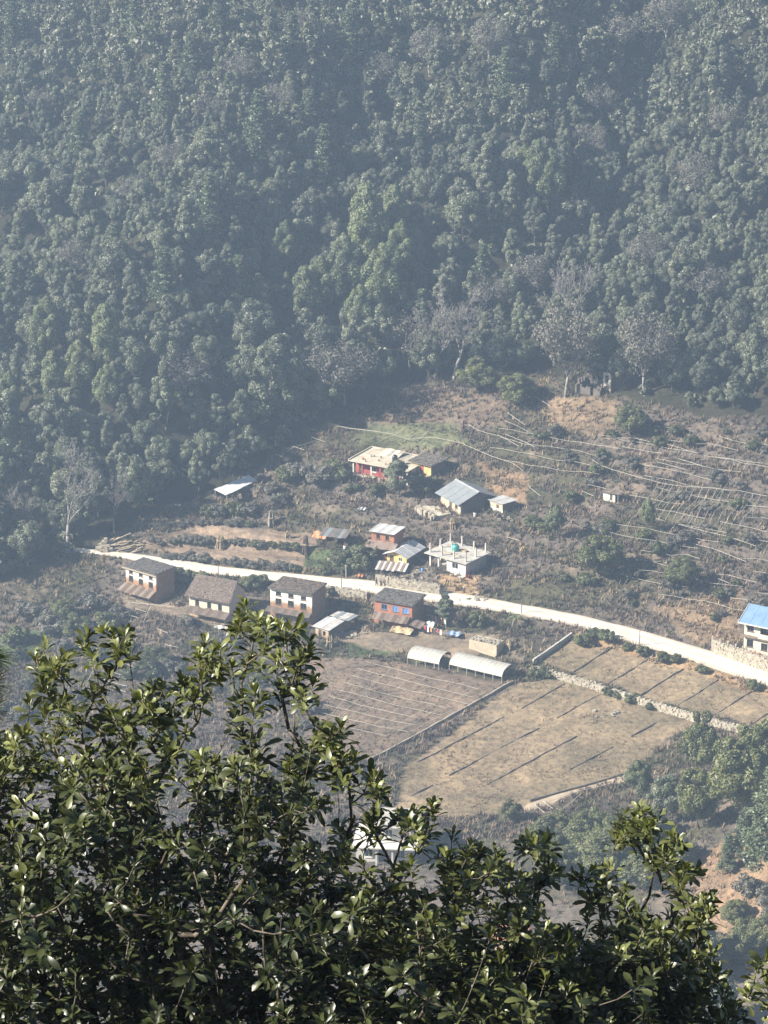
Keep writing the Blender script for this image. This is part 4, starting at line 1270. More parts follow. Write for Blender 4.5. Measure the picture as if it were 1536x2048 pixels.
tunnel('G1', 'shorter arched white plastic tunnel on the left'); tunnel('G2', 'longer arched white plastic tunnel beside the plot wall')
for o in [q for q in bpy.data.objects if q.name.startswith('inner_sheet')]:
    bpy.data.objects.remove(o)

# H: red farmhouse with terrace roof
t, wd = house('H', 'red_farmhouse', 'long farmhouse with red pillars, white windows and pale terrace roof')
xs = [-wd * .40, -wd * .18, wd * .06, wd * .30]
holes = [(x - .6, x + .6, .9, 2.1) for x in xs[1:]] + [(xs[0] - .5, xs[0] + .5, 0, 2.1)]
shell(t, wd, 7.0, 3.0, 3.0, 'red_paint', holes, 'cream_paint', th=.25)
door(t, xs[0], 1.0, 2.1)
for x in xs[1:]: window(t, x, 1.5, 1.2, 1.2, 'white_paint', 'dark_glass')
for i in range(7):
    x = -wd / 2 + .15 + (wd - .3) * i / 6
    MB().box(x - .13, x + .13, -1.35, -1.1, -.8, 3.0).build('pillar', 'red_paint' if i % 2 else 'white_paint', t)
MB().box(-wd / 2 - .4, wd / 2 + .4, -1.7, -.02, -1.4, .04).build('veranda', 'terrace_concrete', t)
o = MB().box(-wd / 2 - .7, wd / 2 + .5, -1.9, 7.4, 3.01, 3.24).build('roof', 'terrace_concrete', t)
MB().box(-wd / 2 - .7, -wd / 2 - .5, -1.9, 7.4, 3.241, 3.45).build('parapet', 'terrace_concrete', o)
MB().box(-wd / 2 - .5, wd / 2 + .5, 7.2, 7.4, 3.241, 3.45).build('parapet', 'terrace_concrete', o)
sheet_roof(o, [(-wd * .25, 3.2, 3.32), (wd * .1, 3.2, 3.32), (wd * .1, 6.6, 3.9), (-wd * .25, 6.6, 3.9)], 5, ['terrace_concrete', 'cream_paint'], seed=9)
rq = random.Random(8)
for i in range(8):
    x = rq.uniform(-wd * .45, wd * .3); y = rq.uniform(-1.2, 2.6); s_ = rq.uniform(.12, .25)
    MB().lathe([(s_ * .7, 3.242), (s_, 3.35), (s_ * .9, 3.5), (s_ * .6, 3.65)], 8, x, y).build('pot', 'red_brick' if i % 2 else 'iron', o)
(loc, an, wd2) = FR['H2']
t2 = thing('yellow_annex', 'yellow-walled annex with dark flat roof beside the red farmhouse', 'house', loc, an)
shell(t2, wd2, 5.0, 2.3, 2.4, 'ochre_paint', [(-.3, .7, 0, 1.9), (-wd2 / 2 + .4, -wd2 / 2 + 1.1, .9, 1.8)], 'dark_concrete_and_shade', th=.25)  # dark side colour stands in for shade away from the sun
window(t2, -wd2 / 2 + .75, 1.35, .7, .9, 'white_paint'); door(t2, .2, 1.0, 1.9, 'red_paint')
mono_roof(t2, wd2, 5.0, 2.3, 2.4, 'dark_concrete_and_shade', ov=.5, tile='dark_concrete_and_shade', seed=15)
MB().box(-.6, wd2 / 2 + 1.6, -2.4, -.05, -1.6, .05).build('terrace', 'terrace_concrete', t2)
p = pix(786, 935)
t3 = thing('water_tank', 'black cylindrical water tank on a stand by the farmhouse roof', 'tank', Matrix.Translation(FR['H'][0]) @ Matrix.Rotation(FR['H'][1], 4, 'Z') @ Vector((FR['H'][2] * .2, .2, 1.0)))
for a in range(4): MB().tube((.5 * math.cos(a * 1.571 + .78), .5 * math.sin(a * 1.571 + .78), 2.25), (.5 * math.cos(a * 1.571 + .78), .5 * math.sin(a * 1.571 + .78), 2.85), .06, .06).build('leg', 'iron', t3)
MB().box(-.6, .6, -.6, .6, 2.851, 2.93).build('platform', 'timber', t3)
o = MB().lathe([(.52, 2.935), (.55, 3.1), (.53, 3.5), (.55, 3.9), (.45, 4.15), (.18, 4.3)], 16).build('tank_body', 'black_plastic', t3, smooth=True)
MB().lathe([(.2, 4.301), (.2, 4.38)], 12).build('lid', 'black_plastic', o)

# I: grey gabled house
t, wd = house('I', 'grey_roofed_house', 'house with grey gabled tin roof, dark gable facing right')
shell(t, wd, 7.6, 2.6, 2.6, 'block_wall', [(-.5, .5, 0, 2.0), (wd * .22, wd * .22 + 1.0, .9, 1.9)], 'dark_concrete_and_shade', gable=1.5, th=.25)  # gable ends darkened in colour to stand for their shade
door(t, 0, 1.0, 2.0); window(t, wd * .22 + .5, 1.4, 1.0, 1.0)
x0, x1 = -wd / 2 - .8, wd / 2 + .7
sheet_roof(t, [(x0, -1.0, 2.3), (x1, -1.0, 2.3), (x1, 3.8, 4.25), (x0, 3.8, 4.25)], 8, 'grey_tin', jit=.0, seed=1)
sheet_roof(t, [(x1, 8.6, 2.3), (x0, 8.6, 2.3), (x0, 3.8, 4.25), (x1, 3.8, 4.25)], 8, 'grey_tin', jit=.0, seed=2)
MB().box(x0, x1, 3.6, 4.0, 4.27, 4.33).build('ridge_cap', 'bright_tin', t)
p = onplane(872, 1020, FR['I'][0][2])
t = thing('stone_terrace', 'pale rubble-edged yard in front of the grey-roofed house', 'terrace', (p[0], p[1], FR['I'][0][2]), FR['I'][1])
MB().box(-3.2, 3.2, -2.2, 1.6, -2.0, .02).build('platform', 'terrace_concrete', t)
rq = random.Random(4); mb = MB()
for i in range(60):
    x = rq.uniform(-3.2, 3.2); s_ = rq.uniform(.15, .35); y = rq.uniform(-2.7, -2.0)
    mb.box(x - s_, x + s_, y - s_, y + s_, -1.0 + rq.uniform(-.5, .4), .05 + rq.uniform(0, .3))
mb.build('stones', 'pale_stone', t, kind='stuff')
# J: small shed
t, wd = house('J', 'tin_shed', 'small pale shed with flat tin roof right of the grey-roofed house', 'shed')
shell(t, wd, 3.6, 1.9, 1.75, 'block_wall', [(.1, .8, 0, 1.5)], 'dark_concrete_and_shade', th=.15)
MB().box(-wd / 2 - .01, wd / 2 + .01, -.03, -.002, -.6, .7).build('plinth', 'white_paint', t); door(t, .45, .7, 1.5)
sheet_roof(t, [(-wd / 2 - .3, -.4, 2.02), (wd / 2 + .3, -.4, 2.02), (wd / 2 + .3, 4.0, 1.86), (-wd / 2 - .3, 4.0, 1.86)], 4, 'bright_tin', jit=.02)
# K: brick two-storey
t, wd = house('K', 'brick_house', 'narrow two-storey red brick house with pale tin roof above the road')
holes = [(-wd * .2 - .4, -wd * .2 + .4, 3.5, 4.5), (wd * .2 - .4, wd * .2 + .4, 3.5, 4.5), (wd * .12, wd * .12 + .9, 0, 1.8)]
shell(t, wd, 4.4, 4.9, 4.7, 'red_brick', holes, 'red_brick', th=.25)
for s_ in (-1, 1): window(t, s_ * wd * .2, 4.0, .8, 1.0)
door(t, wd * .12 + .45, .9, 1.8)
sheet_roof(t, [(-wd / 2 - .4, -.6, 5.05), (wd / 2 + .3, -.6, 5.05), (wd / 2 + .3, 4.8, 4.85), (-wd / 2 - .4, 4.8, 4.85)], 6, ['bright_tin', 'white_tarp'], jit=.03)
leanto(t, -wd / 2 - .6, wd / 2 + .9, 1.9, 3.15, 2.3, ['rusty_tin'], 4, 8)
# L: yellow cottage
t, wd = house('L', 'yellow_cottage', 'small yellow house with white pitched tin roof above the road')
holes = [(.35, 1.25, .95, 1.75), (-1.5, -.65, 0, 1.85)]
shell(t, wd, 6.0, 2.2, 2.2, 'yellow_paint', holes, 'dark_concrete_and_shade', th=.22)  # yellow front; sides take a dark colour as painted shade
window(t, .8, 1.35, .9, .8, 'white_paint'); door(t, -1.07, .85, 1.85, 'timber')
mb = MB().pts([(-wd / 2, .01, 2.2), (wd / 2, .01, 2.2), (0, .01, 3.0), (-wd / 2, .2, 2.2), (wd / 2, .2, 2.2), (0, .2, 3.0)], [(0, 1, 2), (5, 4, 3), (0, 2, 5, 3), (1, 4, 5, 2), (0, 3, 4, 1)]).build('gable', 'yellow_paint', t)
sheet_roof(t, [(-wd / 2 - .6, 6.6, 2.05), (-wd / 2 - .6, -.8, 2.05), (0, -.8, 3.1), (0, 6.6, 3.1)], 7, 'bright_tin', jit=.0)
sheet_roof(t, [(wd / 2 + .6, -.8, 2.05), (wd / 2 + .6, 6.6, 2.05), (0, 6.6, 3.1), (0, -.8, 3.1)], 7, 'bright_tin', jit=.0)
# M: striped lean-to
pa, pb = pix(752, 1156), pix(812, 1160); z0 = float((pa[2] + pb[2]) / 2)
an = math.atan2(pb[1] - pa[1], pb[0] - pa[0]); L = float(np.hypot(*(pb - pa)[:2]))
t = thing('roadside_shelter', 'low shelter with striped rusty and pale tin sheets beside the road', 'shelter', ((pa[0] + pb[0]) / 2, (pa[1] + pb[1]) / 2 + 1.2, z0), an)
sheet_roof(t, [(-L / 2, -.7, 1.55), (L / 2, -.7, 1.5), (L / 2, 2.2, 2.2), (-L / 2, 2.2, 2.25)], 11, ['bright_tin', 'rusty_tin'], seed=4, jit=.1)
for x in (-L / 2 + .2, 0, L / 2 - .2):
    for y, h in ((-.5, 1.5), (2.0, 2.1)): MB().tube((x, y, -.8), (x, y, h), .06, .06).build('post', 'timber', t)

# N: unfinished concrete house
t, wd = house('N', 'unfinished_house', 'unfinished white concrete house with bare columns rising from its flat roof')
dp = 6.6
MB().wall(-wd * .02, wd / 2, -1.0, 2.75, 0, .22, [(wd * .12, wd * .12 + 1.5, .95, 2.15)]).build('wall', 'white_paint', t)
window(t, wd * .12 + .75, 1.55, 1.5, 1.2, 'white_paint')
MB().box(wd / 2 - .22, wd / 2, .221, dp, -1.0, 2.75).build('wall', 'concrete', t)
MB().box(-wd / 2, wd / 2 - .221, dp - .22, dp, -1.0, 2.75).build('wall', 'concrete', t)
MB().box(-wd * .02, -wd * .02 + .2, .221, dp - .221, -.5, 2.75).build('wall', 'concrete', t)
MB().box(-wd / 2, wd / 2, -.9, dp - .23, -1.5, -.01).build('plinth', 'concrete', t)
for x, y in ((-wd / 2 + .15, .1), (-wd / 4, .1), (-wd / 2 + .15, dp * .5)):
    MB().box(x - .14, x + .14, y - .14, y + .14, 0, 2.75).build('pillar', 'white_paint', t)
o = MB().box(-wd / 2 - .7, wd / 2 + .7, -.8, dp + .7, 2.751, 2.93).build('roof', 'concrete', t)
for x in (-wd / 2 + .1, -wd / 6, wd / 6, wd / 2 - .1):
    for y in (.1, dp * .5, dp - .1):
        if (x, y) == (wd / 6, dp * .5): continue
        c = MB().box(x - .13, x + .13, y - .13, y + .13, 2.931, 4.75 + .25 * math.sin(x * 3 + y)).build('column', 'concrete', o)
        MB().tube((x, y, 4.6), (x, y, 5.35), .05, .05, 4).build('reinforcing_bar', 'iron', c) if False else None
MB().box(-wd * .3, wd * .2, 1.6, 1.9, 2.932, 3.1).build('timber_plank', 'pale_timber', o)
MB().box(-.1, 1.3, dp * .6, dp * .6 + .8, 2.932, 3.2).build('sand_bag_row', 'straw', o)
m4 = Matrix.Translation(FR['N'][0]) @ Matrix.Rotation(FR['N'][1], 4, 'Z')
p = m4 @ Vector((-wd * .1, dp * .55, 2.935))
t = thing('teal_water_tank', 'teal plastic water tank on the unfinished house roof', 'tank', p)
o = MB().lathe([(.72, 0), (.75, .2), (.72, .45), (.75, .7), (.72, .95), (.5, 1.2), (.2, 1.32)], 18).build('tank_body', 'teal_plastic', t, smooth=True)
MB().lathe([(.22, 1.321), (.22, 1.4)], 12).build('lid', 'black_plastic', t)
# O: white canopy
cs = [onplane(*q, 0) for q in ((428, 979), (452, 991), (515, 961), (498, 950))]
base = pix(470, 985); zc = base[2] + 1.9
cs = [onplane(q[0], q[1], zc + dz) for q, dz in zip(((428, 979), (452, 991), (515, 961), (498, 950)), (0.2, -.3, -.3, .2))]
ctr = sum(cs) / 4; ctr[2] = base[2]
t = thing('white_canopy', 'long sloping white sheet canopy on poles at the forest edge', 'canopy', ctr)
loc = [Vector(c - ctr) for c in cs]
order = [loc[1], loc[2], loc[3], loc[0]]
sheet_roof(t, order, 6, 'white_tarp', name='roof_sheet', jit=.06, seed=6)
for u in (0.03, .35, .65, .97):
    for e in (0, 1):
        q = (order[0].lerp(order[1], u)) if e == 0 else (order[3].lerp(order[2], u))
        MB().tube((q.x, q.y, float(Z(ctr[0] + q.x, ctr[1] + q.y)) - ctr[2] - .3), (q.x, q.y, q.z - .05), .05, .05, 5).build('post', 'bamboo', t)
# P: open shelter
t, wd = house('P', 'open_shelter', 'dark open shelter with thin grey roof left of the brick two-storey house', 'shelter')
for x in (-wd / 2 + .1, 0, wd / 2 - .1):
    for y in (.1, 3.3): MB().tube((x, y, -.6), (x, y, 2.0), .07, .07).build('post', 'timber', t)
MB().box(-wd / 2, wd / 2, 3.4, 3.5, -.5, 1.9).build('back_wall', 'timber', t)
sheet_roof(t, [(-wd / 2 - .3, -.5, 2.05), (wd / 2 + .3, -.5, 2.05), (wd / 2 + .3, 3.8, 2.3), (-wd / 2 - .3, 3.8, 2.3)], 6, ['slate', 'grey_tin', 'dark_concrete_and_shade'], jit=.06)
# Q: white hut
t, wd = house('Q', 'field_hut', 'tiny white hut alone among the trellised terraces', 'hut')
shell(t, wd, 2.0, 1.75, 1.6, 'white_paint', [(wd * .08, wd * .08 + .5, .3, 1.5)], 'timber', th=.12)
door(t, wd * .08 + .25, .5, 1.5)
sheet_roof(t, [(-wd / 2 - .3, -.35, 1.82), (wd / 2 + .9, -.35, 1.82), (wd / 2 + .9, 2.3, 1.75), (-wd / 2 - .3, 2.3, 1.75)], 4, ['clay_tile', 'rusty_tin'], jit=.05)
for x in (wd / 2 + .7,):
    for y in (-.2, 2.1): MB().tube((x, y, -.5), (x, y, 1.74), .05, .05).build('post', 'bamboo', t)
# R: ruin
t, wd = house('R', 'ruined_house', 'roofless dark stone ruin with pale standing window frame at forest edge', 'ruin')
rq = random.Random(12)
for (x0, x1, y0, y1, h) in ((-wd / 2, wd * .1, 0, .5, 2.1), (wd * .22, wd / 2, 0, .5, 1.6), (-wd / 2, -wd / 2 + .5, .501, 4.8, 2.6), (wd / 2 - .5, wd / 2, .501, 4.3, 2.2), (-wd / 2 + .501, wd / 2 - .501, 4.4, 4.9, 2.9)):
    mb = MB(); n_ = 7; lx = (x1 - x0) > (y1 - y0)
    for i in range(n_):
        hh = h * rq.uniform(.65, 1.1)
        if lx: mb.box(x0 + (x1 - x0) * i / n_, x0 + (x1 - x0) * (i + 1) / n_, y0, y1, -.8, hh)
        else: mb.box(x0, x1, y0 + (y1 - y0) * i / n_, y0 + (y1 - y0) * (i + 1) / n_, -.8, hh)
    mb.build('wall', 'dark_concrete_and_shade', t)
MB().wall(wd * .45, wd * .45 + 1.7, 1.0, 4.6, 2.0, 2.3, [(wd * .45 + .4, wd * .45 + 1.2, 2.6, 4.1)]).build('standing_wall', 'cream_plaster', t)
MB().box(wd * .44, wd * .45 + 1.75, 1.95, 2.35, -.8, .999).build('wall', 'dark_concrete_and_shade', t)
# S: blue-roofed house
t, wd = house('S', 'blue_roofed_house', 'two-storey cream house with blue tin roof at the right edge')
ws = [(-wd * .38, 4.35), (-wd * .38, 1.35), (-wd * .1, 1.2), (wd * .15, 1.3), (wd * .15, 4.3), (wd * .38, 4.3)]
holes = [(x - .65, x + .65, z - .7, z + .7) for x, z in ws] + [(-wd * .19, wd * .02, 3.2, 5.3)]
shell(t, wd, 7.0, 5.7, 5.7, 'cream_paint', holes, 'white_paint', th=.25, gable=1.5)
for x, z in ws: window(t, x, z, 1.3, 1.4, 'timber')
MB().box(-wd * .19, wd * .02, .9, 1.0, 3.2, 5.3).build('balcony_recess', 'dark_concrete_and_shade', t)
MB().box(-wd / 2 - .35, wd / 2 + .35, -.75, -.003, 2.72, 2.92).build('floor_band', 'rusty_tin', t)
o = MB().box(-wd * .2, wd * .03, -.72, -.66, 2.921, 3.8).build('balcony', 'cream_paint', t)
x0, x1 = -wd / 2 - .7, wd / 2 + .7
sheet_roof(t, [(x0, -1.2, 5.45), (x1, -1.2, 5.45), (x1, 3.5, 7.45), (x0, 3.5, 7.45)], 11, 'blue_tin', jit=0.0)
sheet_roof(t, [(x1, 8.2, 5.45), (x0, 8.2, 5.45), (x0, 3.5, 7.45), (x1, 3.5, 7.45)], 11, 'blue_tin', jit=0.0)
MB().hexa([(x0 - .08, -1.25, 5.3), (x0 - .004, -1.25, 5.3), (x0 - .004, 3.5, 7.3), (x0 - .08, 3.5, 7.3), (x0 - .08, -1.25, 5.56), (x0 - .004, -1.25, 5.56), (x0 - .004, 3.5, 7.56), (x0 - .08, 3.5, 7.56)]).build('fascia', 'white_paint', t)
MB().box(x0, x1, -1.29, -1.22, 5.3, 5.52).build('fascia', 'white_paint', t)
MB().box(-wd / 2 - 1.5, wd / 2 + 1, -3.4, -.01, -2.0, .05).build('yard_slab', 'terrace_concrete', t)
for i in range(6):
    mb = MB().lathe([(.22, .055), (.28, .3), (.3, .45)], 8, -wd / 2 - .8 + i * .9, -1.3); mb.build('flower_pot', 'red_brick', t)
# W: white building glimpsed through the branches
t, wd = house('W', 'white_villa', 'white flat-roofed modern house glimpsed through the foreground leaves')
shell(t, wd, 7.0, 3.0, 3.0, 'white_paint', [(-wd * .35, -wd * .2, .8, 2.2), (-wd * .1, wd * .05, .0, 2.2), (wd * .2, wd * .36, .8, 2.2)], 'white_paint', th=.25)
window(t, -wd * .275, 1.5, wd * .15, 1.4, 'white_paint'); window(t, wd * .28, 1.5, wd * .16, 1.4, 'white_paint'); door(t, -wd * .025, wd * .15, 2.2, 'timber')
MB().box(-wd / 2 - .5, wd / 2 + .5, -1.6, 7.4, 3.001, 3.2).build('floor_slab', 'white_paint', t)
MB().wall(-wd * .15, wd / 2, 3.201, 6.0, 1.0, 1.25, [(0, 1.2, 4.0, 5.3), (wd * .25, wd * .25 + 1.2, 4.0, 5.3)]).build('wall', 'white_paint', t)
window(t, .6, 4.65, 1.2, 1.3, 'white_paint', y=1.0); window(t, wd * .25 + .6, 4.65, 1.2, 1.3, 'white_paint', y=1.0)
MB().box(-wd * .15, -wd * .15 + .25, 1.251, 6.8, 3.201, 6.0).build('wall', 'white_paint', t); MB().box(wd / 2 - .25, wd / 2, 1.251, 6.8, 3.201, 6.0).build('wall', 'white_paint', t)
MB().box(-wd * .15 + .251, wd / 2 - .251, 6.55, 6.8, 3.201, 6.0).build('wall', 'white_paint', t)
MB().box(-wd * .15 - .6, wd / 2 + .6, -.2, 7.2, 6.001, 6.2).build('roof', 'concrete', t)
for x in (-wd * .13, wd * .15, wd * .45): MB().box(x - .15, x + .15, -1.3, -1.0, -.5, 3.0).build('pillar', 'white_paint', t)
for x in (-wd * .1, wd * .45): MB().box(x - .12, x + .12, -.1, .14, 3.201, 6.0).build('pillar', 'white_paint', t)
p = pix(1012, 1905)
t = thing('tin_shed', 'small shed with red roof glimpsed low between foreground leaves', 'shed', p, R(-20))
shell(t, 4.5, 3.5, 2.2, 2.2, 'cream_plaster', [(-.4, .4, 0, 1.8)], 'cream_plaster', th=.2); door(t, 0, .8, 1.8)
sheet_roof(t, [(-2.6, -.5, 2.2), (2.6, -.5, 2.2), (2.6, 4.0, 2.9), (-2.6, 4.0, 2.9)], 6, ['red_brick'], jit=.03)

# ------------------------------------------------------------------ walls between the plots
def along(a, b, stp):
    a = np.array(a, float); b = np.array(b, float); n_ = max(2, int(np.hypot(*(b - a)[:2]) / stp) + 1)
    return [a[:2] + (b - a)[:2] * i / (n_ - 1) for i in range(n_)]

def strip_wall(pp, h, w2, jit, base, down=.5, seed=0):
    """a low wall following the ground, as one mesh in local coordinates about base"""
    P = []; rg_ = random.Random(seed)
    for i, p in enumerate(pp):
        q0 = pp[max(i - 1, 0)]; q1 = pp[min(i + 1, len(pp) - 1)]; d = q1 - q0; d = d / np.linalg.norm(d); nr = np.array([-d[1], d[0]])
        z = float(Z(p[0], p[1])); hh = h * (1 + rg_.uniform(-jit, jit))
        for s_, zz in ((-1, z - down), (1, z - down), (1, z + hh), (-1, z + hh)):
            ww = w2 * (1 if zz < z else .8); P.append((p[0] + nr[0] * ww * s_ - base[0], p[1] + nr[1] * ww * s_ - base[1], zz - base[2]))
    F = []
    for i in range(len(pp) - 1):
        for k in range(4): F.append((4 * i + k, 4 * i + (k + 1) % 4, 4 * i + 4 + (k + 1) % 4, 4 * i + 4 + k))
    F += [(0, 3, 2, 1), tuple(4 * (len(pp) - 1) + k for k in range(4))]
    return MB().pts(P, F)

def stones_on(pp, h, w2, base, step, size, seed):
    rg_ = random.Random(seed); mb = MB()
    for p, q in zip(pp[:-1], pp[1:]):
        d = q - p; L = np.linalg.norm(d); d = d / L; nr = np.array([-d[1], d[0]])
        for k in range(int(L / step * (h / size + 1.5))):
            u = rg_.uniform(0, L); s_ = rg_.uniform(.5, 1.1) * size
            side_ = -1 if rg_.random() < .7 else 1
            c = p + d * u + nr * w2 * side_ * rg_.uniform(.75, 1.02); top = rg_.random() < .25
            if top: c = p + d * u + nr * rg_.uniform(-w2, w2) * .8
            z = float(zb_(c)) if False else None
            mb.tmp = getattr(mb, 'tmp', []); mb.tmp.append((c, s_, top, rg_.random(), rg_.random(), d, nr))
    cs_ = np.array([q[0] for q in mb.tmp]); zs = Z(cs_[:, 0], cs_[:, 1])
    for (c, s_, top, r1, r2, d, nr), z in zip(mb.tmp, zs):
        zc = z + (h if top else h * r1 * .95) - base[2]; a = s_ * (.6 + .5 * r2); b_ = s_ * .35; hh = s_ * .4
        P = []
        for k, (e, f, g) in enumerate(((-1, -1, -1), (1, -1, -1), (1, 1, -1), (-1, 1, -1), (-1, -1, 1), (1, -1, 1), (1, 1, 1), (-1, 1, 1))):
            jt = .75 if g > 0 else 1.0
            xy = c + d * a * e * .5 * jt * (1 + .2 * math.sin(k * 3 + r1 * 9)) + nr * b_ * f * jt
            P.append((xy[0] - base[0], xy[1] - base[1], zc + hh * g * .6 + .05 * math.sin(k + r2 * 20)))
        mb.hexa(P)
    return mb

DIV = [((1139, 1349), (1229, 1288)), ((1211, 1371), (1298, 1317)), ((1279, 1392), (1366, 1338)), ((1351, 1414), (1436, 1360)), ((1427, 1432), (1503, 1383)), ((1499, 1453), (1560, 1412)),
       ((1043, 1418), (1129, 1368)), ((1113, 1437), (1200, 1389)), ((898, 1551), (1078, 1456)), ((976, 1568), (1153, 1473)), ((1139, 1540), (1225, 1494)), ((1262, 1473), (1314, 1445)), ((834, 1525), (1008, 1434)), ((821, 1593), (866, 1570))]
ordw = ['first', 'second', 'third', 'fourth', 'fifth', 'sixth']
DL = [f'low dark boundary kerb above the long stone wall, {o_} from the left' for o_ in ordw]
DL += ['short low kerb just below the long stone wall near its left end', 'low kerb below the long stone wall, second from its left end', 'longest low kerb in the middle of the lower plots', 'long low kerb one plot right of the middle one', 'faint low kerb near the yellowish tree', 'short faint kerb below the middle of the stone wall', 'long low kerb nearest the string-lined field wall', 'short kerb at the bottom left of the dry plots']
for i, ((a, b_), lb) in enumerate(zip(DIV, DL)):
    pa, pb = pix(*a), pix(*b_)
    t = strip_wall(along(pa, pb, 1.0), .17, .08, .5, pa, seed=i)
    o = t.build('plot_kerb', 'dark_concrete_and_shade'); o.location = pa; tag(o, lb, 'kerb', 'low kerbs dividing the dry plots')  # dark kerb colour carries the look of its shadow side
# long thin wall along the field
pa, pb = pix(742, 1521), pix(1027, 1366)
o = strip_wall(along(pa, pb, 1.2), .5, .17, .12, pa).build('field_wall', 'rubble_stone'); o.location = pa
tag(o, 'long thin pale wall between the string-lined field and the dry plots', 'wall')
pa, pb = pix(1066, 1328), pix(1143, 1274)
o = strip_wall(along(pa, pb, 1.2), .85, .22, .05, pa).build('gutter_wall', 'concrete'); o.location = pa
tag(o, 'short straight concrete wall rising toward the road', 'wall')
pa, pb = pix(1060, 1604), pix(1246, 1551)
o = strip_wall(along(pa, pb, 1.2), .45, .16, .15, pa).build('plot_kerb', 'dark_concrete_and_shade'); o.location = pa
tag(o, 'dark curving kerb along the upper side of the foot track', 'kerb')
def stone_wall(name, pts, h, w2, label, size=.5, mat='pale_stone', core='rubble_stone'):
    P = [pix(*q) for q in pts]; pp = []
    for a, b_ in zip(P[:-1], P[1:]): pp += along(a, b_, 1.5)[:-1]
    pp.append(P[-1][:2]); base = P[0]
    t = thing(name, label, 'wall', base)
    strip_wall(pp, h - .08, w2, .08, base).build('core', core, t)
    stones_on(pp, h, w2, base, .42, size, len(pts)).build('stones', mat, t, kind='stuff')
    return pp, base, t
stone_wall('stone_wall', [(1063, 1346), (1120, 1358), (1230, 1392), (1384, 1440), (1500, 1470)], 1.25, .4, 'long mossy dry-stone wall crossing the plots diagonally')
stone_wall('retaining_wall', [(752, 1168), (800, 1176), (852, 1184), (880, 1188)], 1.9, .35, 'tall stone retaining wall on the uphill side of the road', .4, 'rubble_stone')
pp, base, t = stone_wall('retaining_wall', [(1424, 1304), (1470, 1320), (1540, 1345), (1620, 1372)], 2.4, .35, 'cream stone retaining wall below the blue-roofed house', .45, 'pale_stone')
for i, p in enumerate(pp[::1]):
    MB().box(p[0] - base[0] - .1, p[0] - base[0] + .1, p[1] - base[1] - .1, p[1] - base[1] + .1, float(Z(*p)) - base[2] + 2.2, float(Z(*p)) - base[2] + 3.1).build('fence_post', 'white_paint', t)
stone_wall('retaining_wall', [(655, 1186), (705, 1192), (735, 1198)], 1.3, .4, 'grey rubble retaining wall under the road right of the largest old house', .35, 'rubble_stone')

# ------------------------------------------------------------------ bamboo trellises
def px5(L, k=2.866, ox=1000, oy=660): return [(ox + a / k, oy + b_ / k) for a, b_ in L]
def trellis(label, rails, h=1.1, r=.036, cross=(), group=None, sag=.12, posts=True, pstep=2):
    p0 = pix(*rails[0][0]); t = thing('bamboo_trellis', label, 'trellis', p0, 0, group)
    rg_ = random.Random(hash(label) % 1000 if False else len(label))
    def lift(q):
        return Vector((q[0] - p0[0], q[1] - p0[1], q[2] + h - p0[2]))
    for L in rails:
        W = resample(np.array([pix(*q) for q in L]), 3.0)
        W[:, 2] = Z(W[:, 0], W[:, 1]) + np.array([rg_.uniform(-sag, sag) for _ in W])
        MB().path([lift(q) for q in W], r, 4).build('rail', 'bamboo', t)
        if posts:
            for q in W[::pstep]:
                v = lift(q); MB().tube((v.x, v.y, v.z - h - .4), (v.x, v.y, v.z + .15), .035, .03, 4).build('post', 'bamboo', t)
    for a, b_ in cross:
        W = np.array([pix(*a), pix(*b_)]); W = resample(W, 2.5)
        if len(W) < 2: continue
        W[:, 2] = Z(W[:, 0], W[:, 1])
        MB().path([lift(q) for q in W], r * .72, 4).build('crosspiece', 'bamboo', t)
    return t
A_ = px5([(530, 775), (660, 835), (880, 905), (1040, 930), (1280, 945), (1400, 955), (1560, 990)])
D_ = px5([(960, 1225), (1100, 1250), (1240, 1285), (1330, 1325), (1440, 1370)])
E_ = px5([(1000, 1140), (1170, 1185), (1300, 1215), (1480, 1280)])
cr = []
for k in range(15):
    x = 905 + k * 42; ya = np.interp(x, [880, 1040, 1280, 1560], [905, 930, 945, 990])
    x2 = x - 130 - k * 2; L = .9 if k % 3 else 1.35
    cr.append(tuple(px5([(x, ya), (x - 150 * L, ya + 215 * L)])))
trellis('widest bamboo trellis on the right terraces below the white hut level', [A_, D_, E_], cross=cr)
cr = [tuple(px5([(x, y), (x - 45, y + 62)])) for x, y in ((765, 655), (850, 670), (935, 685), (1020, 700), (1100, 730), (1295, 770), (1355, 775), (1420, 785), (1490, 800))]
trellis('bamboo trellis along the top right terrace below the forest', [px5([(600, 650), (760, 650), (1020, 700), (1130, 740)]), px5([(700, 695), (800, 720), (980, 745)]), px5([(1170, 750), (1380, 775), (1560, 800)]), px5([(900, 790), (1085, 840)]), px5([(1020, 765), (1190, 825)])], cross=cr)
def px2(L): return [(680 + a / 3.657, 860 + b_ / 3.657) for a, b_ in L]
trellis('long bamboo trellis line above the red farmhouse and grey-roofed house', [px2([(-30, 10), (160, 35), (390, 75), (700, 90), (890, 130), (1130, 235), (1365, 355)])])
trellis('wavy bamboo trellis lines at the top of the fields right of the vegetable rows', [px2([(940, 0), (1060, 60), (1200, 90), (1280, 150), (1390, 185)]), px2([(1210, 65), (1330, 115), (1420, 165)]), [(1010, 852), (1085, 884)], [(1015, 836), (1050, 860)], [(1060, 800), (1120, 835)]])
trellis('pale vegetable row lines above the red farmhouse', [[(740, 880), (800, 850)], [(760, 884), (822, 853)], [(782, 886), (845, 856)], [(805, 888), (866, 858)], [(828, 890), (888, 860)]], h=.25, r=.04, posts=False)
trellis('bamboo trellis at the left corner of the upper fields by the forest', [[(586, 902), (627, 921)], [(623, 885), (674, 896)], [(565, 911), (606, 921)], [(552, 918), (600, 935)], [(672, 860), (760, 872)], [(560, 925), (640, 885)]])
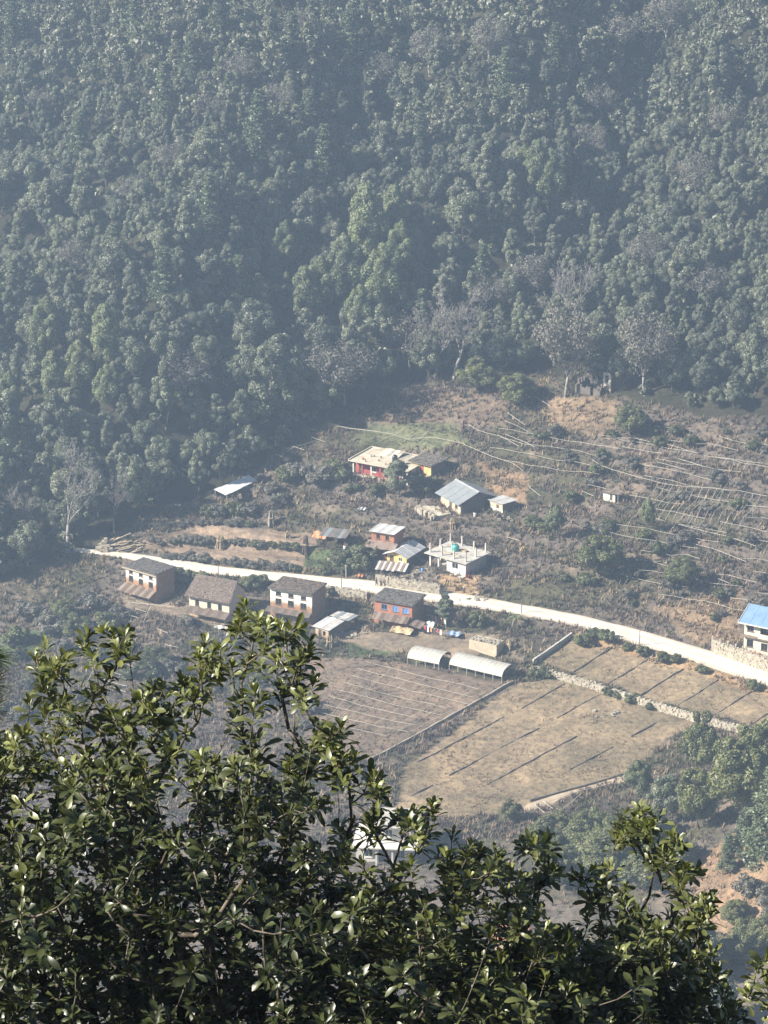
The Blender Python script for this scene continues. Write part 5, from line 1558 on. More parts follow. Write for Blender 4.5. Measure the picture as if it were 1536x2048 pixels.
trellis('square bamboo frames below the leftmost old house', [[(256, 1236), (297, 1250)], [(271, 1224), (302, 1236)], [(273, 1209), (298, 1217)], [(302, 1219), (281, 1263)], [(315, 1266), (349, 1280)], [(263, 1213), (350, 1222)]], h=.8)
trellis('thin bamboo lines behind the left foreground shoots', [[(226, 1325), (270, 1340)], [(210, 1345), (262, 1362)], [(205, 1365), (255, 1380)], [(228, 1382), (268, 1396)], [(330, 1295), (372, 1304)], [(195, 1330), (170, 1380)]], h=.6)
rails = []
for k in range(9):
    u = k / 8; a = (728 - 108 * u, 1327 + 115 * u); b_ = (985 - 190 * u, 1392 + 90 * u)
    rails.append([a, ((a[0] + b_[0]) / 2, (a[1] + b_[1]) / 2 + 2), b_])
cr = []
for k in range(11):
    u = k / 10; a = (735 + 235 * u, 1330 + 60 * u); b_ = (640 + 165 * u, 1435 + 42 * u); cr.append((a, b_))
trellis('string and bamboo grid over the brown field below the tunnels', rails, h=.55, r=.024, cross=cr, posts=False)
trellis('leaning bamboo poles and rail beside the foot track', [[(1066, 1624), (1140, 1597), (1237, 1572)], [(1160, 1600), (1110, 1640)], [(1070, 1620), (1105, 1648)], [(1085, 1612), (1125, 1640)]], h=.9)
trellis('scattered bamboo lines on the slope above the road bend', [px5([(830, 1350), (1000, 1365)]), px5([(640, 1195), (700, 1205)]), px5([(470, 955), (560, 990)]), px5([(165, 930), (250, 985)]), px5([(40, 1215), (130, 1245)]), px5([(1250, 1460), (1330, 1490)]), px5([(200, 410), (250, 440)])])

CL = []
rr_ = random.Random(44)
for q in range(17):
    x = 960 + rr_.uniform(0, 60); yb = 800 + q * 21
    while x < 1540:
        L_ = rr_.uniform(110, 260); y0 = yb + (x - 1000) * .19
        if y0 > 842 and y0 + L_ * .19 < 1185 + (x - 1000) * .19 and not (x < 1060 and 930 < y0 < 1190):
            CL.append((x, x + L_, y0, .19 + rr_.uniform(-.02, .02)))
        x += L_ + rr_.uniform(25, 110)
for k, (x0, x1, y0, sl_) in enumerate(CL):
    rr_ = random.Random(k); L = [(x0 + (x1 - x0) * i / 4, y0 + (x1 - x0) * sl_ * i / 4 + rr_.uniform(-4, 4)) for i in range(5)]
    crs = []
    for i in range(6):
        if rr_.random() < .6:
            x = x0 + (x1 - x0) * rr_.random(); y = y0 + (x - x0) * sl_; crs.append(((x, y), (x - 14, y + 20)))
    w_ = ['upper', 'middle', 'lower'][0 if y0 < 930 else (1 if y0 < 1090 else 2)]
    trellis(f'thin contour line of bamboo on the {w_} right-hand terraces', [L], h=.9, r=.032, cross=crs, group=f'bamboo contour lines, {w_} terraces', sag=.2, pstep=4)
# ------------------------------------------------------------------ small things
# heaps and stacks
def stalks(px, py, hpx, wpx, label, mat='grey_stalks', lean=.35, n_=26, name='stalk_stack'):
    p = pix(px, py); m_ = PXM(p); H_ = hpx * m_; W_ = wpx * m_ / 2
    t = thing(name, label, 'stack', p); rq = random.Random(int(px)); mb = MB()
    for i in range(n_):
        a = rq.uniform(0, 6.28); k = rq.uniform(.3, 1)
        mb.tube((math.cos(a) * W_ * k, math.sin(a) * W_ * k, -.2), (math.cos(a) * W_ * k * lean + rq.gauss(0, .1), math.sin(a) * W_ * k * lean, H_ * rq.uniform(.75, 1.05)), .11, .05, 5)
    mb.build('stalks', mat, t, kind='stuff')
    MB().lathe([(W_ * .72, H_ * .5), (W_ * .72, H_ * .55)], 10).build('binding', 'straw', t)
stalks(543, 1052, 34, 18, 'upright bundle of grey corn stalks above the tilled field')
stalks(612, 1107, 38, 18, 'dark stalk bundle at the right end of the tilled field', 'timber')
stalks(441, 1093, 26, 24, 'round straw stack on the terrace of the tilled field', 'straw', .6)
p = pix(236, 1100); t = thing('timber_pile', 'heap of pale planks and rubble at the left end of the road', 'pile', p, R(-15), scale=1.45); rq = random.Random(2)
for i in range(46):
    a = rq.gauss(.35, .25); x = rq.uniform(-2.6, 2.6); y = rq.uniform(-.6, 1.8); L = rq.uniform(1.2, 2.6); z = rq.uniform(.1, 1.0) * (1 - abs(x) / 3.6) + .3 * y * .5
    c = Vector((x, y, z)); d = Vector((math.cos(a), math.sin(a) * .6, rq.gauss(.25, .12))).normalized() * L / 2; sd = Vector((-d.y, d.x, 0)).normalized() * .1
    MB().hexa([c - d - sd, c + d - sd, c + d + sd, c - d + sd] + [q + Vector((0, 0, .07)) for q in (c - d - sd, c + d - sd, c + d + sd, c - d + sd)]).build('plank', 'pale_timber' if rq.random() < .7 else 'straw', t)
p = pix(212, 1098); t = thing('rubble_pile', 'whitish rubble heap left of the plank heap', 'pile', p, scale=1.35); mb = MB(); rq = random.Random(5)
for i in range(90):
    a = rq.uniform(0, 6.28); k = rq.random() ** .6 * 1.4; s_ = rq.uniform(.12, .32); z = max(0, 1.5 - k)
    mb.hexa([(math.cos(a) * k + e * s_ * rq.uniform(.7, 1), math.sin(a) * k + f * s_ * rq.uniform(.7, 1), z + g * s_) for e, f, g in ((-1, -1, -1), (1, -1, -1), (1, 1, -1), (-1, 1, -1), (-1, -1, .7), (1, -1, .7), (1, 1, .7), (-1, 1, .7))])
mb.build('stones', 'pale_stone', t, kind='stuff')
# sheets, tarps and washing
def cloth(px, py, wpx, dm, mat, label, hz=.25, rz=-24, name='tarpaulin', cat='tarp', tilt=0):
    p = pix(px, py); W_ = wpx * PXM(p); n_ = 8; P = []; rq = random.Random(int(px + py))
    for j in range(5):
        for i in range(n_ + 1):
            P.append((-W_ / 2 + W_ * i / n_, -dm / 2 + dm * j / 4, hz + tilt * j / 4 + .12 * math.sin(i * 1.7 + j) + rq.uniform(0, .06)))
    F = [(j * (n_ + 1) + i, j * (n_ + 1) + i + 1, (j + 1) * (n_ + 1) + i + 1, (j + 1) * (n_ + 1) + i) for j in range(4) for i in range(n_)]
    k = len(P); P2 = P + [(a, b_, c - .06) for a, b_, c in P]
    F2 = F + [tuple(k + q for q in f[::-1]) for f in F]
    o = MB().pts(P2, F2).build(name, mat); o.location = p; o.rotation_euler = (0, 0, R(rz)); return tag(o, label, cat)
cloth(803, 1266, 46, 1.6, 'ochre_tarp', 'ochre sheet spread in front of the brick house with blue windows', tilt=.6)
cloth(908, 1272, 28, 2.0, 'blue_tarp', 'light blue tarpaulin right of the washing lines', .5)
cloth(860, 1262, 18, 1.2, 'white_tarp', 'white sheet hung beside the washing lines', 1.0, tilt=.6)
cloth(268, 1274, 14, 1.2, 'orange_cloth', 'pinkish cloth lying on the slope by the left foreground shoot', .4)
cloth(445, 1258, 30, 1.4, 'white_tarp', 'pale sheet beside the tiled old house', .3)
cloth(640, 1080, 30, 1.2, 'orange_cloth', 'orange and white heap of cloth left of the open shelter', .6, tilt=.9)
cloth(725, 1020, 16, 1.4, 'white_cloth', 'white cloth bundle on the slope below the red farmhouse', .3)
cloth(733, 955, 40, 1.6, 'terrace_concrete', 'pale sunlit sheet below the red farmhouse veranda', .3)
cloth(622, 1303, 8, .9, 'white_tarp', 'white sack left of the low shed', .4)
cloth(935, 1157, 8, .8, 'red_cloth', 'red cloth at the corner of the unfinished house', .5)
cloth(720, 1155, 16, 1.0, 'orange_cloth', 'orange sheet at the roadside left of the people', .4)
cloth(85, 1078, 14, .8, 'ochre_tarp', 'ochre cloth in the shade at the left edge', .6)
cloth(355, 1018, 16, .6, 'white_cloth', 'white cloth hung in the shade left of the white canopy', .9)
def washing(pa, pb, n_, label, mats):
    a, b_ = pix(*pa), pix(*pb); t = thing('washing_line', label, 'washing line', a)
    d = Vector(b_ - a); h = 1.8
    for q in (Vector((0, 0, 0)), d): MB().tube((q.x, q.y, q.z - .5), (q.x, q.y, q.z + h + .1), .05, .04, 5).build('post', 'bamboo', t)
    MB().path([Vector((0, 0, h)), d / 2 + Vector((0, 0, h - .15)), d + Vector((0, 0, h))], .02, 4).build('line', 'bamboo', t)
    rq = random.Random(n_)
    for i in range(n_):
        u = (i + .3) / n_; u1 = u + .55 / n_; q = d * u; r_ = d * u1; hh = rq.uniform(.6, 1.1); z_ = h - .12; e = d.orthogonal().normalized() * .03
        MB().hexa([q + Vector((0, 0, z_ - hh)) - e, r_ + Vector((0, 0, z_ - hh)) - e, r_ + Vector((0, 0, z_ - hh)) + e, q + Vector((0, 0, z_ - hh)) + e, q + Vector((0, 0, z_)) - e, r_ + Vector((0, 0, z_)) - e, r_ + Vector((0, 0, z_)) + e, q + Vector((0, 0, z_)) + e]).build('garment', mats[i % len(mats)], t)
washing((846, 1268), (884, 1278), 6, 'washing line with red and white garments in the farmyard', ['red_cloth', 'white_cloth', 'orange_cloth', 'dark_cloth'])
washing((862, 1248), (892, 1256), 5, 'washing line with pinkish clothes behind the young tree', ['orange_cloth', 'white_cloth', 'red_cloth'])
# rubble and bric-a-brac near houses
rq = random.Random(17)
for k, (px, py, nn_, lb) in enumerate([(700, 1270, 40, 'heap of rubble between the low shed and the brick house'), (830, 1150, 36, 'clutter of stones in front of the unfinished house'), (480, 1238, 30, 'rubble beside the tiled old house'), (1000, 1040, 16, 'dark stones below the small tin shed'), (960, 1195, 16, 'boulders where the orange bank meets the road'), (690, 1115, 16, 'pale boulders in the green garden'), (1215, 1428, 14, 'pale spoil heap in the middle of the lower plots')]):
    p = pix(px, py); t = thing('rubble_heap', lb, 'rubble', p); mb = MB()
    for i in range(nn_):
        x = rq.gauss(0, 1.6); y = rq.gauss(0, .8); s_ = rq.uniform(.12, .4); z = float(Z(p[0] + x, p[1] + y)) - p[2] + s_ * .4
        mb.hexa([(x + e * s_ * rq.uniform(.6, 1), y + f * s_ * rq.uniform(.6, 1), z + g * s_ * .7) for e, f, g in ((-1, -1, -1), (1, -1, -1), (1, 1, -1), (-1, 1, -1), (-1, -1, .7), (1, -1, .7), (1, 1, .7), (-1, 1, .7))])
    mb.build('stones', 'pale_stone' if k % 2 else 'rubble_stone', t, kind='stuff')
# firewood, drums and straw about the yards
def firewood(px, py, label, rz=-24):
    p = pix(px, py); t = thing('firewood_stack', label, 'woodpile', p, R(rz)); rq = random.Random(int(px))
    for j in range(4):
        for i in range(7 - j % 2):
            MB().tube((-.9 + i * .28 + (j % 2) * .14, -.5 + rq.uniform(-.08, .08), .12 + j * .23), (-.9 + i * .28 + (j % 2) * .14, .6 + rq.uniform(-.08, .08), .12 + j * .23), .12, .11, 6).build('log', rq.choice(['timber', 'bark', 'pale_timber']), t)
for px, py, lb in [(672, 1252, 'firewood stack beside the largest old house'), (862, 1240, 'firewood stack right of the brick house with blue windows'), (735, 1262, 'firewood stack left of the ochre sheet'), (350, 1210, 'firewood stack between the two leftmost old houses'), (990, 1035, 'firewood stack below the small tin shed')]:
    firewood(px, py, lb)
def drum(px, py, label, mat):
    p = pix(px, py); t = thing('water_drum', label, 'drum', p)
    MB().lathe([(.30, -.1), (.31, .3), (.33, .32), (.31, .34), (.31, .62), (.33, .64), (.31, .66), (.30, .92)], 12).build('drum_body', mat, t, smooth=True)
    MB().lathe([(.26, .921), (.26, .95)], 12).build('lid', 'black_plastic', t)
for px, py, lb, mt in [(838, 1258, 'blue drum by the washing line', 'blue_paint'), (845, 1145, 'blue drum in front of the unfinished house', 'blue_paint'), (950, 1034, 'pale drum below the grey-roofed house', 'white_paint'), (768, 1140, 'black drum beside the yellow house', 'black_plastic'), (690, 1100, 'white drum in the green garden', 'white_paint')]:
    drum(px, py, lb, mt)
for px, py, h, w_, lb in [(660, 1292, 22, 22, 'low straw stack below the low shed'), (1020, 1300, 24, 20, 'straw stack right of the block hut'), (905, 1055, 20, 20, 'straw stack above the unfinished house'), (575, 1075, 14, 16, 'small straw heap on the tilled terrace')]:
    stalks(px, py, h, w_, lb, 'straw', .55)
# roadside poles
for px, py, h, lb in [(437, 1160, 34, 'thin electric pole by the tiled old house'), (683, 1176, 30, 'thin electric pole between the largest old house and the people'), (1043, 1226, 30, 'thin electric pole on the road right of the young tree'), (1279, 1290, 40, 'thin electric pole at the road bend above the plots'), (818, 1120, 40, 'thin pole behind the yellow house roof'), (692, 1154, 24, 'short white post beside the road left of the people')]:
    p = pix(px, py); H_ = h * PXM(p) / CD
    t = thing('roadside_pole', lb, 'pole', p)
    MB().tube((0, 0, -.5), (0, 0, H_), .09, .06, 6).build('shaft', 'iron' if 'white' not in lb else 'white_paint', t)
    MB().box(-.4, .4, -.04, .04, H_ - .35, H_ - .27).build('crossarm', 'timber', t)
# the two people on the road
def person(px, py, label, face, mat='skin_and_clothes', hgt=1.66, stride=.16):
    p = pix(px, py); t = thing('person', label, 'person', p, face)
    J = {'pel': (0, 0, .92), 'wst': (0, 0, 1.08), 'chs': (0, -.02, 1.32), 'nck': (0, -.02, 1.46), 'hd': (0, -.03, 1.56), 'top': (0, -.03, 1.68),
         'ls': (.17, 0, 1.40), 'le': (.24, .05, 1.14), 'lw': (.22, -.12, .94), 'rs': (-.17, 0, 1.40), 're': (-.24, .06, 1.14), 'rw': (-.24, -.04, .90),
         'lh': (.09, 0, .88), 'lk': (.10, -stride, .48), 'la': (.10, -stride * .8, .06), 'lf': (.10, -stride * .8 - .16, .03), 'rh': (-.09, 0, .88), 'rk': (-.10, stride * .5, .48), 'ra': (-.10, stride * 1.6, .08), 'rf': (-.10, stride * 1.6 - .15, .03)}
    E = [('pel', 'wst'), ('wst', 'chs'), ('chs', 'nck'), ('nck', 'hd'), ('hd', 'top'), ('chs', 'ls'), ('ls', 'le'), ('le', 'lw'), ('chs', 'rs'), ('rs', 're'), ('re', 'rw'), ('pel', 'lh'), ('lh', 'lk'), ('lk', 'la'), ('la', 'lf'), ('pel', 'rh'), ('rh', 'rk'), ('rk', 'ra'), ('ra', 'rf')]
    rad = {'pel': .14, 'wst': .13, 'chs': .15, 'nck': .06, 'hd': .10, 'top': .07, 'ls': .075, 'le': .05, 'lw': .035, 'rs': .075, 're': .05, 'rw': .035, 'lh': .10, 'lk': .07, 'la': .045, 'lf': .04, 'rh': .10, 'rk': .07, 'ra': .045, 'rf': .04}
    ks = list(J); me = bpy.data.meshes.new('body')
    me.from_pydata([J[k] for k in ks], [(ks.index(a), ks.index(b_)) for a, b_ in E], [])
    o = bpy.data.objects.new('body', me); COL.objects.link(o); o.parent = t; me.materials.append(MATS[mat])
    o.scale = (hgt / 1.72,) * 3
    md = o.modifiers.new('skin', 'SKIN'); sv = me.skin_vertices[0].data if me.skin_vertices else None
    if sv is None:
        import bmesh
        bm = bmesh.new(); bm.from_mesh(me); bm.verts.layers.skin.verify(); bm.to_mesh(me); bm.free(); sv = me.skin_vertices[0].data
    for i, k in enumerate(ks): sv[i].radius = (rad[k], rad[k]); sv[i].use_root = (k == 'pel')
    o.modifiers.new('sub', 'SUBSURF').render_levels = 1
    MB().lathe([(.04, 1.52), (.105, 1.56), (.115, 1.63), (.085, 1.70), (.03, 1.73)], 10, 0, .01).build('hair', 'black_plastic', t, smooth=True)
person(753, 1172, 'person in dark jacket walking on the road, left of two', R(60))
person(762, 1173, 'person in dark clothes walking on the road, right of two', R(75), hgt=1.55)
# ------------------------------------------------------------------ the near trees on the photographer's slope
LS = [(0.0, .06), (.25, .45), (.60, .96), (.85, .95), (1.0, .12)]
def leaf_template(L, W, curl, fold):
    V = []; 
    for u, k in LS:
        y = L * u; z = -curl * L * u * u + .06 * L * math.sin(u * 3.0)
        V += [(-W * k / 2, y, z + fold * W * k), (0, y, z), (W * k / 2, y, z + fold * W * k)]
    F = []
    for i in range(len(LS) - 1):
        a = 3 * i
        F += [(a, a + 1, a + 4, a + 3), (a + 1, a + 2, a + 5, a + 4)]
    return np.array(V), np.array(F)
LEAFT = [leaf_template(L, W, c, f) for L, W, c, f in ((.094, .038, .22, .16), (.086, .034, .10, .20), (.100, .038, .40, .12), (.076, .032, .02, .24), (.066, .026, .15, .3), (.092, .032, .55, .1))]
TOP1 = np.array([(-760, 1060), (-600, 1090), (-300, 1330), (-130, 1460), (-60, 1470), (0, 1455), (40, 1452), (58, 1400), (66, 1290), (92, 1268), (120, 1300), (140, 1300), (165, 1268), (190, 1245), (215, 1240), (250, 1245), (262, 1300), (285, 1352), (330, 1352), (362, 1345), (392, 1310), (408, 1272), (438, 1240), (470, 1228), (492, 1196), (520, 1228), (560, 1238), (600, 1245), (622, 1270), (632, 1340), (655, 1385), (640, 1425), (690, 1440), (712, 1505), (768, 1548), (800, 1590), (838, 1608), (870, 1598), (890, 1640), (930, 1672), (1000, 1690), (1060, 1760), (1110, 1830), (1160, 1900), (1250, 1990)], float)  # left of zero: unseen crown mass added to shade the lower leaves
TOP2 = np.array([(960, 1990), (1000, 1860), (1030, 1700), (1045, 1668), (1085, 1655), (1112, 1690), (1130, 1735), (1160, 1725), (1200, 1715), (1225, 1690), (1236, 1618), (1262, 1600), (1300, 1605), (1330, 1632), (1352, 1665), (1375, 1700), (1400, 1735), (1420, 1790), (1425, 1850), (1410, 1900), (1450, 1955), (1478, 2010), (1500, 2060)], float)
HOLES = [(775, 1695, 34, 20), (352, 1612, 34, 48), (1130, 1805, 40, 42), (430, 1465, 26, 40), (705, 1600, 30, 22), (560, 1470, 26, 55), (640, 1395, 20, 20), (1010, 1885, 16, 12), (330, 1310, 45, 45), (1310, 1790, 38, 40), (1165, 1690, 22, 25), (640, 1660, 24, 30), (150, 1350, 18, 30), (1250, 1720, 20, 25)]
def in_hole(px, py):
    return any(((px - a) / (rx + 12)) ** 2 + ((py - b_) / (ry + 12)) ** 2 < 1 for a, b_, rx, ry in HOLES)

def near_tree(name, label, base_px, top, n_tips, x_rng, seed, d0=20.0, dsp=.75, forced=(), parts=300, y_max=2230):
    rg = np.random.default_rng(seed)
    base = at(base_px, 2048, d0); base = np.array([base[0], base[1] + .6, 0.0]); base[2] = float(Z(base[0], base[1]))
    tips = [at(px, py, d0 + dd) for px, py, dd in forced]; kinds = [1.0] * len(tips)
    tries = 0
    while len(tips) < n_tips and tries < n_tips * 60:
        tries += 1
        px = rg.uniform(*x_rng); ty = np.interp(px, top[:, 0], top[:, 1])
        py = ty + 14 + (rg.random() ** 1.0) * (y_max - ty)
        if py > y_max or in_hole(px, py): continue
        below = py - ty
        if px < -120 and rg.random() > .4: continue
        if below < 230 and rg.random() > .38: continue
        dd = rg.normal() * dsp * min(1.0, .3 + below / 500)
        p = at(px, py, d0 + dd)
        if tips:
            q = np.array(tips[-400:]); 
            if np.min(np.linalg.norm(q - p, axis=1)) < (.05 if below > 200 else .085): continue
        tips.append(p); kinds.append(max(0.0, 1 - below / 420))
    tips = np.array(tips); kinds = np.array(kinds)
    # skeleton: trunk, then each tip joined to the branch that reaches it most easily from below
    crown_c = np.median(tips, axis=0)
    fork = np.array([base[0] * .4 + crown_c[0] * .6, base[1] * .4 + crown_c[1] * .6, tips[:, 2].min() + .15])
    nodes = [base + np.array([0, 0, -.5])]; par = [-1]
    K = 14
    for i in range(1, K + 1):
        u = i / K; p = nodes[0] * (1 - u) + fork * u + np.array([.12 * math.sin(u * 5), .1 * math.sin(u * 4 + 1), 0]) * u * (1 - u) * 4
        nodes.append(p); par.append(len(nodes) - 2)
    nodes = [np.array(q) for q in nodes]; trunk_n = len(nodes)
    plen = [0.0] * len(nodes)
    order = np.argsort(tips[:, 2] + .35 * np.linalg.norm(tips[:, :2] - fork[:2], axis=1))
    ends = {}
    for ti in order:
        p = tips[ti]; A = np.array(nodes[4:]); d = p - A; dist = np.linalg.norm(d, axis=1)
        bad = np.maximum(0, A[:, 2] - p[2] + .25 * dist) * 2.2
        j = int(np.argmin(dist + .22 * np.array(plen[4:]) + bad)) + 4
        a = nodes[j]; L = np.linalg.norm(p - a); n_ = max(2, int(L / .14))
        prev = j; sag = np.array([rg.normal() * .05, rg.normal() * .05, -.12]) * L
        for k in range(1, n_ + 1):
            u = k / n_; q = a * (1 - u) + p * u + sag * math.sin(math.pi * u)
            nodes.append(q); par.append(prev); plen.append(plen[prev] + np.linalg.norm(q - nodes[prev])); prev = len(nodes) - 1
        ends[ti] = prev
    nN = len(nodes); area = np.zeros(nN)
    for ti, e in ends.items(): area[e] += .0040 ** 2.3
    for i in range(nN - 1, 0, -1): area[par[i]] += area[i]
    rad = area ** (1 / 2.3); rad = np.minimum(rad, .16)
    t = thing(name, label, 'tree', base)
    tr = MB(); br = MB()
    for i in range(1, nN):
        r0 = rad[par[i]] if par[i] < trunk_n and i < trunk_n else max(rad[i], .0035); r1 = max(rad[i], .003)
        (tr if i < trunk_n else br).tube(nodes[par[i]] - base, nodes[i] - base, min(rad[par[i]], r0 * 1.25), r1, 10 if i < trunk_n else (6 if rad[i] > .012 else 4))
    tr.build('trunk', 'near_bark', t, smooth=True); br.build('branches', 'near_bark', t, smooth=True)
    # whorls of leaves at the shoot ends
    M = []   # (rotation 3x3, origin, template, scale, tint)
    for ti, e in ends.items():
        ax = nodes[e] - nodes[par[e]]; ax = ax / np.linalg.norm(ax) + np.array([0, 0, .8]) + rg.normal(size=3) * .4
        ax /= np.linalg.norm(ax); u = np.cross(ax, [0.3, .9, .2]); u /= np.linalg.norm(u); v = np.cross(ax, u)
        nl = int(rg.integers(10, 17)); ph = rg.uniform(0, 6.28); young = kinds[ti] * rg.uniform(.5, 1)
        vig = rg.uniform(.8, 1.2)
        for k in range(nl):
            f = k / (nl - 1)                       # 0 = oldest, lowest
            az = ph + 2.39996 * k; el = R(5) + R(72) * f ** .9 + rg.normal() * .2
            rdv = u * math.cos(az) + v * math.sin(az)
            yv = rdv * math.cos(el) + ax * math.sin(el)
            zv = ax * math.cos(el) - rdv * math.sin(el)
            tw = rg.normal() * .35; xv = np.cross(yv, zv)
            xv, zv = xv * math.cos(tw) + zv * math.sin(tw), zv * math.cos(tw) - xv * math.sin(tw)
            o_ = nodes[e] - ax * (.085 * (1 - f)) + yv * .012
            M.append((np.stack([xv, yv, zv], 1), o_, int(rg.integers(0, 6)), vig * (1.05 - .35 * f ** 3) * rg.uniform(.85, 1.12), float(np.clip((.05 + .42 * rg.random() ** 1.8) * (.35 + .65 * min(1, kinds[ti] * 2.5)) + young * (.2 + .45 * f ** 1.5), 0, 1))))  # tint also scaled down low in the crown, painting shade into the leaves
        # a few older leaves lower on the shoot
        q = e
        for k in range(4):
            if par[q] < trunk_n: break
            q = par[q]
            if rg.random() < .7:
                az = rg.uniform(0, 6.28); rdv = u * math.cos(az) + v * math.sin(az); yv = rdv * .95 + ax * .25; yv /= np.linalg.norm(yv)
                zv = ax - yv * (ax @ yv); zv /= np.linalg.norm(zv); xv = np.cross(yv, zv)
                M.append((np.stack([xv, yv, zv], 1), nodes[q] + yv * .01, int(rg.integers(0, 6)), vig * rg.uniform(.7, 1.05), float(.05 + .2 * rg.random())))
    # the leaves that show largest (nearest, in the upper part) are leaves of their own
    O = np.array([m_[1] for m_ in M]); px, py, dep = proj(O)
    vis = np.where((px > 5) & (px < 1530) & (py < 2040), dep + (py - np.interp(px, top[:, 0], top[:, 1])) * .0016, 1e9)
    own = set(np.argsort(vis)[:parts].tolist()) if parts else set()
    own = {i for i in own if vis[i] < 1e8}
    cache = {}
    Vs = []; Qs = []; Ts = []; off = 0
    for i, (Rm, o_, ty, s_, tint) in enumerate(M):
        V, F = LEAFT[ty]
        if i in own:
            key = (ty, round(tint * 6))
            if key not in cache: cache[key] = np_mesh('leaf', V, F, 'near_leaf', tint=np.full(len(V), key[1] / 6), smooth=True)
            lo_ = bpy.data.objects.new('leaf', cache[key]); COL.objects.link(lo_); lo_.parent = t
            m4 = Matrix.Identity(4)
            for r_ in range(3):
                for c_ in range(3): m4[r_][c_] = float(Rm[r_, c_] * s_)
                m4[r_][3] = float(o_[r_] - base[r_])
            lo_.matrix_local = m4
        else:
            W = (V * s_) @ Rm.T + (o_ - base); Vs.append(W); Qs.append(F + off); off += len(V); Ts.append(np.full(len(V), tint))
    if Vs:
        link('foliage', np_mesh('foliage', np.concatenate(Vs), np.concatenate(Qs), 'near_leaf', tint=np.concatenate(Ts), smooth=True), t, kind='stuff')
    print('NEAR', name, len(tips), 'tips', len(M), 'leaves')
    return t
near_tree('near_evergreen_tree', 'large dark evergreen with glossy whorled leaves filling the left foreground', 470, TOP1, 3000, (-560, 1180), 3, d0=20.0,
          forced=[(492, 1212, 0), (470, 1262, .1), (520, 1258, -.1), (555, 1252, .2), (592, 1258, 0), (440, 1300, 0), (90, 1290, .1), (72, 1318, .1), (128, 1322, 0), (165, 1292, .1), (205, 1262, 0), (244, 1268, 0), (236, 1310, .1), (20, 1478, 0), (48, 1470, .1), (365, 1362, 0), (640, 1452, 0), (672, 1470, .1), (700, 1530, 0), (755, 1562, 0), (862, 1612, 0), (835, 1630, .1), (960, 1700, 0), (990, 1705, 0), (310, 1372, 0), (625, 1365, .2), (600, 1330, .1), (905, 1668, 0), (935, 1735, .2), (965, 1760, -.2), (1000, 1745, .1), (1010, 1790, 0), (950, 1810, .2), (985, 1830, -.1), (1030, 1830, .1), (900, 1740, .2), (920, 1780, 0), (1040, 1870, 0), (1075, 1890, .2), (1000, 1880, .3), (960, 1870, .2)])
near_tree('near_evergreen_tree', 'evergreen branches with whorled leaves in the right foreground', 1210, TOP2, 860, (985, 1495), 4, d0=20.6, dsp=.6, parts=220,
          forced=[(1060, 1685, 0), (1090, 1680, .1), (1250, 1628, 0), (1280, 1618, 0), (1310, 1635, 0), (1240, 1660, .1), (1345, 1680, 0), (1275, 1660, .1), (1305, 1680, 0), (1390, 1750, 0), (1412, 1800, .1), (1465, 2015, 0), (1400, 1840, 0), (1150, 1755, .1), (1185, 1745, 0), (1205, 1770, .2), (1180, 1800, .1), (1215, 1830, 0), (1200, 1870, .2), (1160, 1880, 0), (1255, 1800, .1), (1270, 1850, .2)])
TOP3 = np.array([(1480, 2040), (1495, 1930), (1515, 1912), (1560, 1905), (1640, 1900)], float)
near_tree('near_evergreen_tree', 'leafy shoots poking in at the bottom right corner', 1600, TOP3, 60, (1492, 1640), 6, d0=19.5, dsp=.35, parts=60, forced=[(1512, 1935, 0), (1530, 1925, 0), (1500, 1990, 0)])

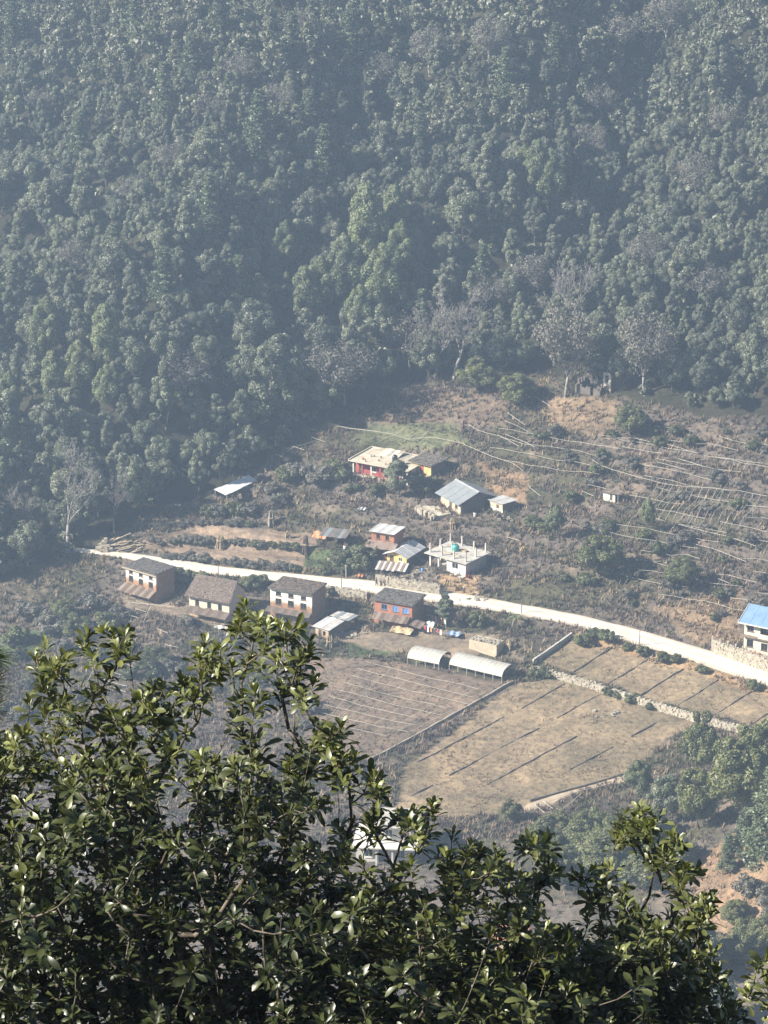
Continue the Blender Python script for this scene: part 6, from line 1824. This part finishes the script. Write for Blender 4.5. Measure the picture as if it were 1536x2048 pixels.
# pine boughs at the left edge and a pine sapling low among the leaves
def needles(mb, p, ax, n_, L, rq, spread=.9):
    for i in range(n_):
        o_ = ax.orthogonal().normalized(); o_ = Matrix.Rotation(rq.uniform(0, 6.283), 3, ax) @ o_
        d = (ax * rq.uniform(.5, 1.3) + o_ * spread * rq.uniform(.5, 1.2) + Vector((0, 0, -.12))).normalized()
        l_ = L * rq.uniform(.7, 1.1); q = p + d * l_ + Vector((0, 0, -.12 * l_)); s_ = d.cross(Vector((.2, .8, .5))).normalized() * .0016
        m_ = p + d * l_ * .55
        mb.pts([p - s_, p + s_, m_ + s_ * 1.1, m_ - s_ * 1.1, q], [(0, 1, 2, 3), (3, 2, 4)])
def pine(label, boughs, base, seed, L=.2, nn_=70):
    t = thing('near_pine', label, 'tree', base); rq = random.Random(seed); b0 = Vector(base)
    top = max(b_[2] for b_ in [q for bb in boughs for q in bb]) + .6
    tr = MB(); tr.tube((0, 0, -.5), (.05, 0, (top - base[2]) * .5), .11, .08, 10); tr.tube((.05, 0, (top - base[2]) * .5), (0, 0, top - base[2]), .08, .03, 8)
    tr.build('trunk', 'near_bark', t, smooth=True); br = MB(); nd = MB()
    for bb in boughs:
        br = MB()
        pts = [Vector(q) - b0 for q in bb]; pts = [Vector((0, 0, pts[0].z - .35))] + pts
        for a, b_ in zip(pts[:-1], pts[1:]): br.tube(a, b_, .012, .008, 6)
        for a, b_ in zip(pts[1:-1], pts[2:]):
            for k in range(5): needles(nd, a.lerp(b_, k / 5), (b_ - a).normalized(), nn_ // 2, L, rq)
        needles(nd, pts[-1], (pts[-1] - pts[-2]).normalized(), nn_ * 2, L, rq)
        br.build('branch', 'near_bark', t)
    o = nd.build('needles', 'near_needle', t, kind='stuff')
    a_ = o.data.attributes.new('tint', 'FLOAT', 'POINT'); a_.data.foreach_set('value', np.random.default_rng(seed).uniform(.1, .8, len(o.data.vertices)).astype(np.float32))
b0 = at(-330, 2048, 21); gb = (float(b0[0]), float(b0[1]) + .4, float(Z(b0[0], b0[1] + .4)))
pine('pine with long drooping needles reaching in at the left edge', [[tuple(at(-150, 1330, 20.4)), tuple(at(-60, 1310, 20.3)), tuple(at(-22, 1318, 20.2))], [tuple(at(-150, 1420, 20.4)), tuple(at(-70, 1385, 20.3)), tuple(at(-30, 1372, 20.2))], [tuple(at(-160, 1480, 20.6)), tuple(at(-60, 1440, 20.6)), tuple(at(-30, 1425, 20.5))]], gb, 3)
b0 = at(420, 2300, 20.2); gb = (float(b0[0]), float(b0[1]) + .3, float(Z(b0[0], b0[1] + .3)))
pine('small pine sapling low among the foreground leaves', [[tuple(at(380, 2030, 20.3)), tuple(at(360, 1990, 20.1))], [tuple(at(330, 2040, 20.2)), tuple(at(290, 2000, 20.0))], [tuple(at(470, 2040, 20.2)), tuple(at(520, 2005, 20.0))], [tuple(at(560, 1960, 20.2)), tuple(at(600, 1900, 20.2))]], gb, 5, .16)
